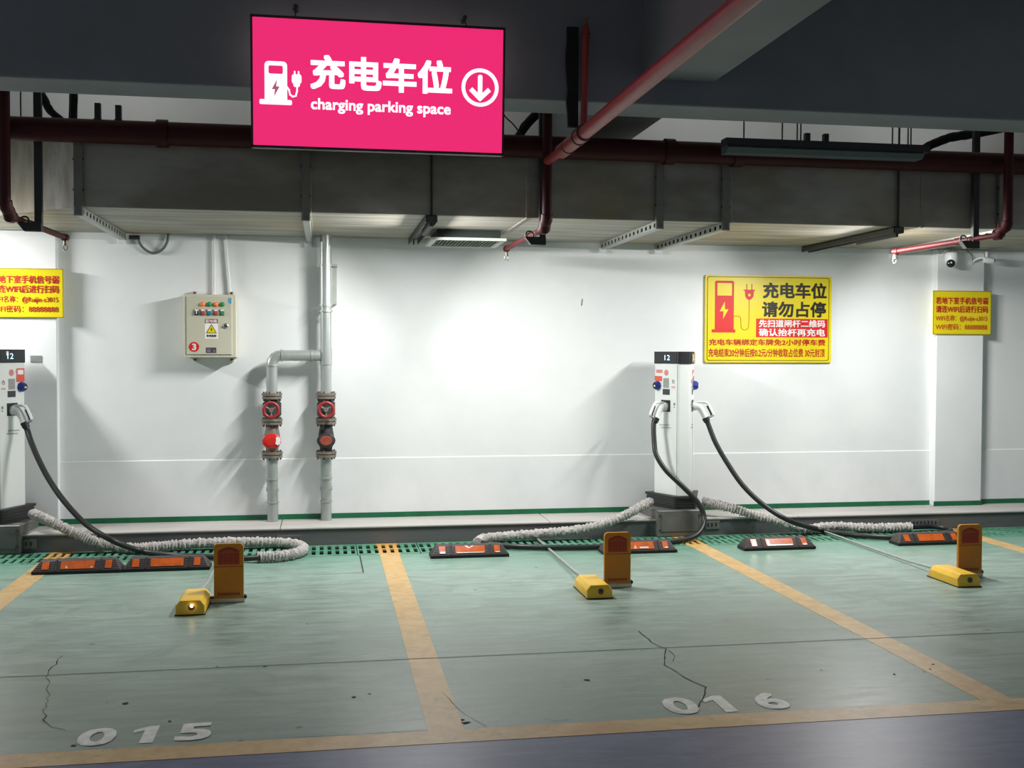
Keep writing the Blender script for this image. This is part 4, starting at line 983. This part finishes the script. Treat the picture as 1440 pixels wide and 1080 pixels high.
# ================================================================== WHEEL STOPS
SL, SD, SH = 0.585, 0.15, 0.088
def wheel_stop():
    t = thing('wheel_stop', (0, 0, 0), '', 'wheel stop', 'black rubber wheel stops before the drain')
    b = BM(); e = 0.045
    bot = [(0, 0, .022), (SL, 0, .022), (SL, SD, .022), (0, SD, .022)]; top = [(e, .062, SH), (SL-e, .062, SH), (SL-e, SD-.03, SH), (e, SD-.03, SH)]
    vb = [b.verts.new(p) for p in bot]; vt = [b.verts.new(p) for p in top]
    b.faces.new(vb[::-1]); b.faces.new(vt)
    for i in range(4): j = (i+1) % 4; b.faces.new((vb[i], vb[j], vt[j], vt[i]))
    bevel(b, .006, 2); bd = obj('body', b, STOPRUB, t, smooth=True, local=True)
    obj('base', bbox(-.003, SL+.003, -.003, SD+.003, 0, .024, .003, 1), STOPBASE, t, local=True)
    nrm = Vector((0, -(SH-.022), .062)).normalized(); v = Vector((0, .062, SH-.022)); vl = v.length; v.normalize(); o = Vector((0, 0, .022))
    def pad(name, polys, m, lift, th, par=t):
        bb = BM()
        for p in polys: prism(bb, p, o+nrm*lift, X1, v, th)
        bmesh.ops.recalc_face_normals(bb, faces=bb.faces); return obj(name, bb, m, par, local=True)
    for k in range(5):
        f = .12+k*.17; pad('groove_rib', [[(.012+.04*f, vl*f), (SL-.012-.04*f, vl*f), (SL-.012-.04*f, vl*(f+.05)), (.012+.04*f, vl*(f+.05))]], STOPRUB, 0, .0025)
    for a, b_ in ((.105, .185), (.315, .695), (.815, .89)):
        pad('reflector', [[(SL*a, vl*.14), (SL*b_, vl*.14), (SL*b_, vl*.86), (SL*a, vl*.86)]], REFLECT, .001, .004)
    for a in (.25, .755):
        pad('strap_groove', [[(SL*a, vl*.02), (SL*(a+.022), vl*.02), (SL*(a+.022), vl*.98), (SL*a, vl*.98)]], STOPBASE, .0, .004)
    return t
ws = wheel_stop()
STOPS = [(-1.982, 7.866, 'black wheel stop with orange reflectors, leftmost, touching the yellow line'), (-1.388, 7.872, 'black wheel stop with orange reflectors just left of the leftmost yellow lock'),
         (0.777, 8.035, 'black wheel stop with orange and silver reflectors right of the middle bay line'), (2.083, 8.000, 'black wheel stop half hidden behind the middle amber flap'),
         (3.208, 7.975, 'black wheel stop with silver-edged reflectors below the right hand cable'), (4.512, 8.000, 'black wheel stop partly hidden behind the rightmost amber flap')]
WS = []
for i, (x, y, lb) in enumerate(STOPS):
    w = ws if i == 0 else copy_tree(ws); w.location = (x, y, 0.001); w['label'] = lb; WS.append(w); ROOT[w.name] = Vector((x, y, .001))
# silver film flashes on two of the stops
def silver(w, rects):
    nrm = Vector((0, -(SH-.022), .062)).normalized(); v = Vector((0, .062, SH-.022)); vl = v.length; v.normalize(); bb = BM()
    for pts in rects: prism(bb, [(SL*a, vl*c) for a, c in pts], Vector((0, 0, .022))+nrm*.005, X1, v, .0012)
    bmesh.ops.recalc_face_normals(bb, faces=bb.faces); obj('silver_film', bb, SILVERFILM, w, local=True)
rc = lambda a, b_, c, d: [(a, c), (b_, c), (b_, d), (a, d)]
silver(WS[2], [rc(.12, .18, .15, .32), [(.43, .85), (.48, .6), (.50, .6), (.47, .86)], [(.50, .62), (.56, .85), (.53, .85), (.49, .66)], rc(.33, .68, .15, .22), rc(.83, .885, .15, .24)])
silver(WS[4], [[(.12, .2), (.17, .2), (.16, .75), (.14, .75)], rc(.33, .68, .15, .26), rc(.33, .36, .26, .7), rc(.83, .885, .15, .3)])
silver(WS[3], [[(.42, .2), (.44, .55), (.46, .2)], rc(.50, .62, .2, .36), rc(.84, .88, .16, .3)])
silver(WS[0], [[(.37, .2), (.38, .45), (.40, .2)], [(.65, .2), (.66, .4), (.68, .2)]])

# ================================================================== PARKING LOCKS
def parking_lock():
    t = thing('parking_lock', (0, 0, 0), '', 'parking lock', 'yellow parking locks with raised flaps')
    b = BM(); prof = [(0, 0), (.165, 0), (.165, .052), (.140, .082), (.025, .082), (0, .052)]
    prism(b, prof, (0, .37, 0.002), X1, Z1, .37)
    for vv in b.verts:
        if vv.co.y < .01 and vv.co.z > .03: vv.co.y += .012
        if vv.co.y > .3 and vv.co.z > .03: vv.co.y -= .03
    bmesh.ops.recalc_face_normals(b, faces=b.faces); bevel(b, .005, 2); h = obj('housing', b, LOCKYEL, t, smooth=True, local=True)
    obj('housing_base', bbox(-.004, .169, -.004, .374, 0, .005, .001, 1), STOPBASE, t, local=True)
    b = BM(); lathe(b, (.09, .010, .045), (0, -1, .1), [(0, .018), (.004, .018), (.006, .014), (.007, 0)], 18); obj('sensor_eye', b, BLACKGLOSS, t, smooth=True, local=True)
    b = BM(); torus(b, (.09, .004, .046), (0, 1, -.1), .011, .002, 16, 6); obj('eye_ring', b, BRASS, t, local=True)
    # flap
    b = BM(); fy0 = .325; prism(b, rrect(.188, .366, .022, .362, .026, 5, (0, 0, 1, 1)), (0, fy0, 0), X1, Z1, .022); bmesh.ops.recalc_face_normals(b, faces=b.faces); bevel(b, .003, 1)
    fp = obj('flap', b, LOCKAMB, t, smooth=True, local=True)
    fo = Vector((0, fy0-.022, 0))
    def d2(name, polys, m, lift, th=.001):
        bb = BM()
        for p in polys: prism(bb, p, fo+Vector((0, -lift, 0)), X1, Z1, th)
        bmesh.ops.recalc_face_normals(bb, faces=bb.faces); obj(name, bb, m, fp, local=True)
    d2('flap_edge', strip(rrect(.190, .364, .026, .360, .024, 5, (0, 0, 1, 1)), .003, True), LOCKEDGE, 0)
    d2('fold_line', [[(.190, .218), (.364, .218), (.364, .222), (.190, .222)]], LOCKRED2, 0)
    arc = [(.215+.124*(i/10), .318+.022*math.sin(PI*i/10)) for i in range(11)]
    d2('print_panel', [[(.212, .232), (.342, .232), (.342, .318)]+[p for p in arc[::-1]]+[(.212, .318)]], LOCKRED, 0)
    marks = strip([(p[0], p[1]-.008) for p in arc[1:10]], .014)
    for i in range(4):
        x = .220+i*.030; marks += [[(x, .238), (x+.006, .238), (x+.006, .300), (x, .300)], [(x+.014, .238), (x+.020, .238), (x+.020, .300), (x+.014, .300)]]
        for z in (.252, .272, .292): marks.append([(x-.002, z), (x+.022, z), (x+.022, z+.006), (x-.002, z+.006)])
    d2('print_marks', marks, LOCKRED2, .001, .0008)
    low = []
    for i in range(7):
        x = .214+i*.019; low += [[(x, .040), (x+.004, .040), (x+.004, .064), (x, .064)], [(x+.008, .044), (x+.013, .044), (x+.013, .060), (x+.008, .060)], [(x, .050), (x+.013, .050), (x+.013, .054), (x, .054)]]
    d2('lower_print', low, LOCKRED2, 0)
    b = BM(); box(b, .168, .372, .296, .336, .003, .024); obj('hinge_bar', b, LOCKBAR, t, local=True)
    b = BM(); cyl(b, (.160, .316, .030), (.384, .316, .030), .009, seg=10); obj('hinge_pin', b, BOLT, t, local=True)
    b = BM(); cyl(b, (.368, .316, .030), (.378, .316, .030), .015, seg=10); obj('pin_nut', b, BLACKIRON, t, local=True)
    b = BM(); tube(b, [(.09, .34, .045), (.092, .40, .040), (.098, .8, .022), (.10, 1.4, .018), (.10, 2.215, .018)], .0095, 10); cyl(b, (.092, .36, .044), (.093, .43, .038), .013, seg=10)
    obj('conduit', b, GALV, t, smooth=True, local=True)
    return t
pk = parking_lock(); LK = []
for i, (x, y, rz, lb) in enumerate(((-.858, 6.515, 0, 'yellow parking lock with lit lamp and raised amber flap, leftmost'), (1.606, 6.555, 0, 'yellow parking lock with raised amber flap, middle of three'), (4.094, 6.505, 0, 'yellow parking lock with raised amber flap, rightmost'))):
    w = pk if i == 0 else copy_tree(pk); w.location = (x, y, 0.001); w['label'] = lb; LK.append(w)
b = BM(); lathe(b, (.093, -.004, .056), (0, -1, .15), [(0, .010), (.003, .009), (.005, 0)], 12); obj('lit_led', b, LEDWARM, LK[0], smooth=True, local=True)
# mounting strips with holes on the curb face
def strip_plate(px0, px1, py0, py1, label):
    a = AY(px0, py1, CY-.002); c = AY(px1, py0, CY-.002)
    t = thing('curb_bracket', (a.x, CY, a.z), label, 'bracket', 'grey perforated plates on the curb face')
    obj('plate', bbox(a.x, c.x, CY-.010, CY-.001, a.z, c.z, .001, 1), STEELBOX, t)
    k = int((c.x-a.x)/.035)
    for i in range(k):
        b = BM(); x = a.x+.02+i*.035; box(b, x-.006, x+.006, CY-.012, CY-.008, (a.z+c.z)/2-.012, (a.z+c.z)/2+.016)
        obj('slot', b, BLACKPL, t)
strip_plate(390, 424, 752, 766, 'grey perforated plate on the curb face near the sleeve loop')
strip_plate(33, 52, 758, 772, 'grey perforated plate on the curb face beside the left carrier box')
strip_plate(1281, 1320, 730, 741, 'grey perforated plate on the curb face near the right sleeve end')
strip_plate(992, 1012, 732, 744, 'grey perforated plate on the curb face beside the middle carrier box')
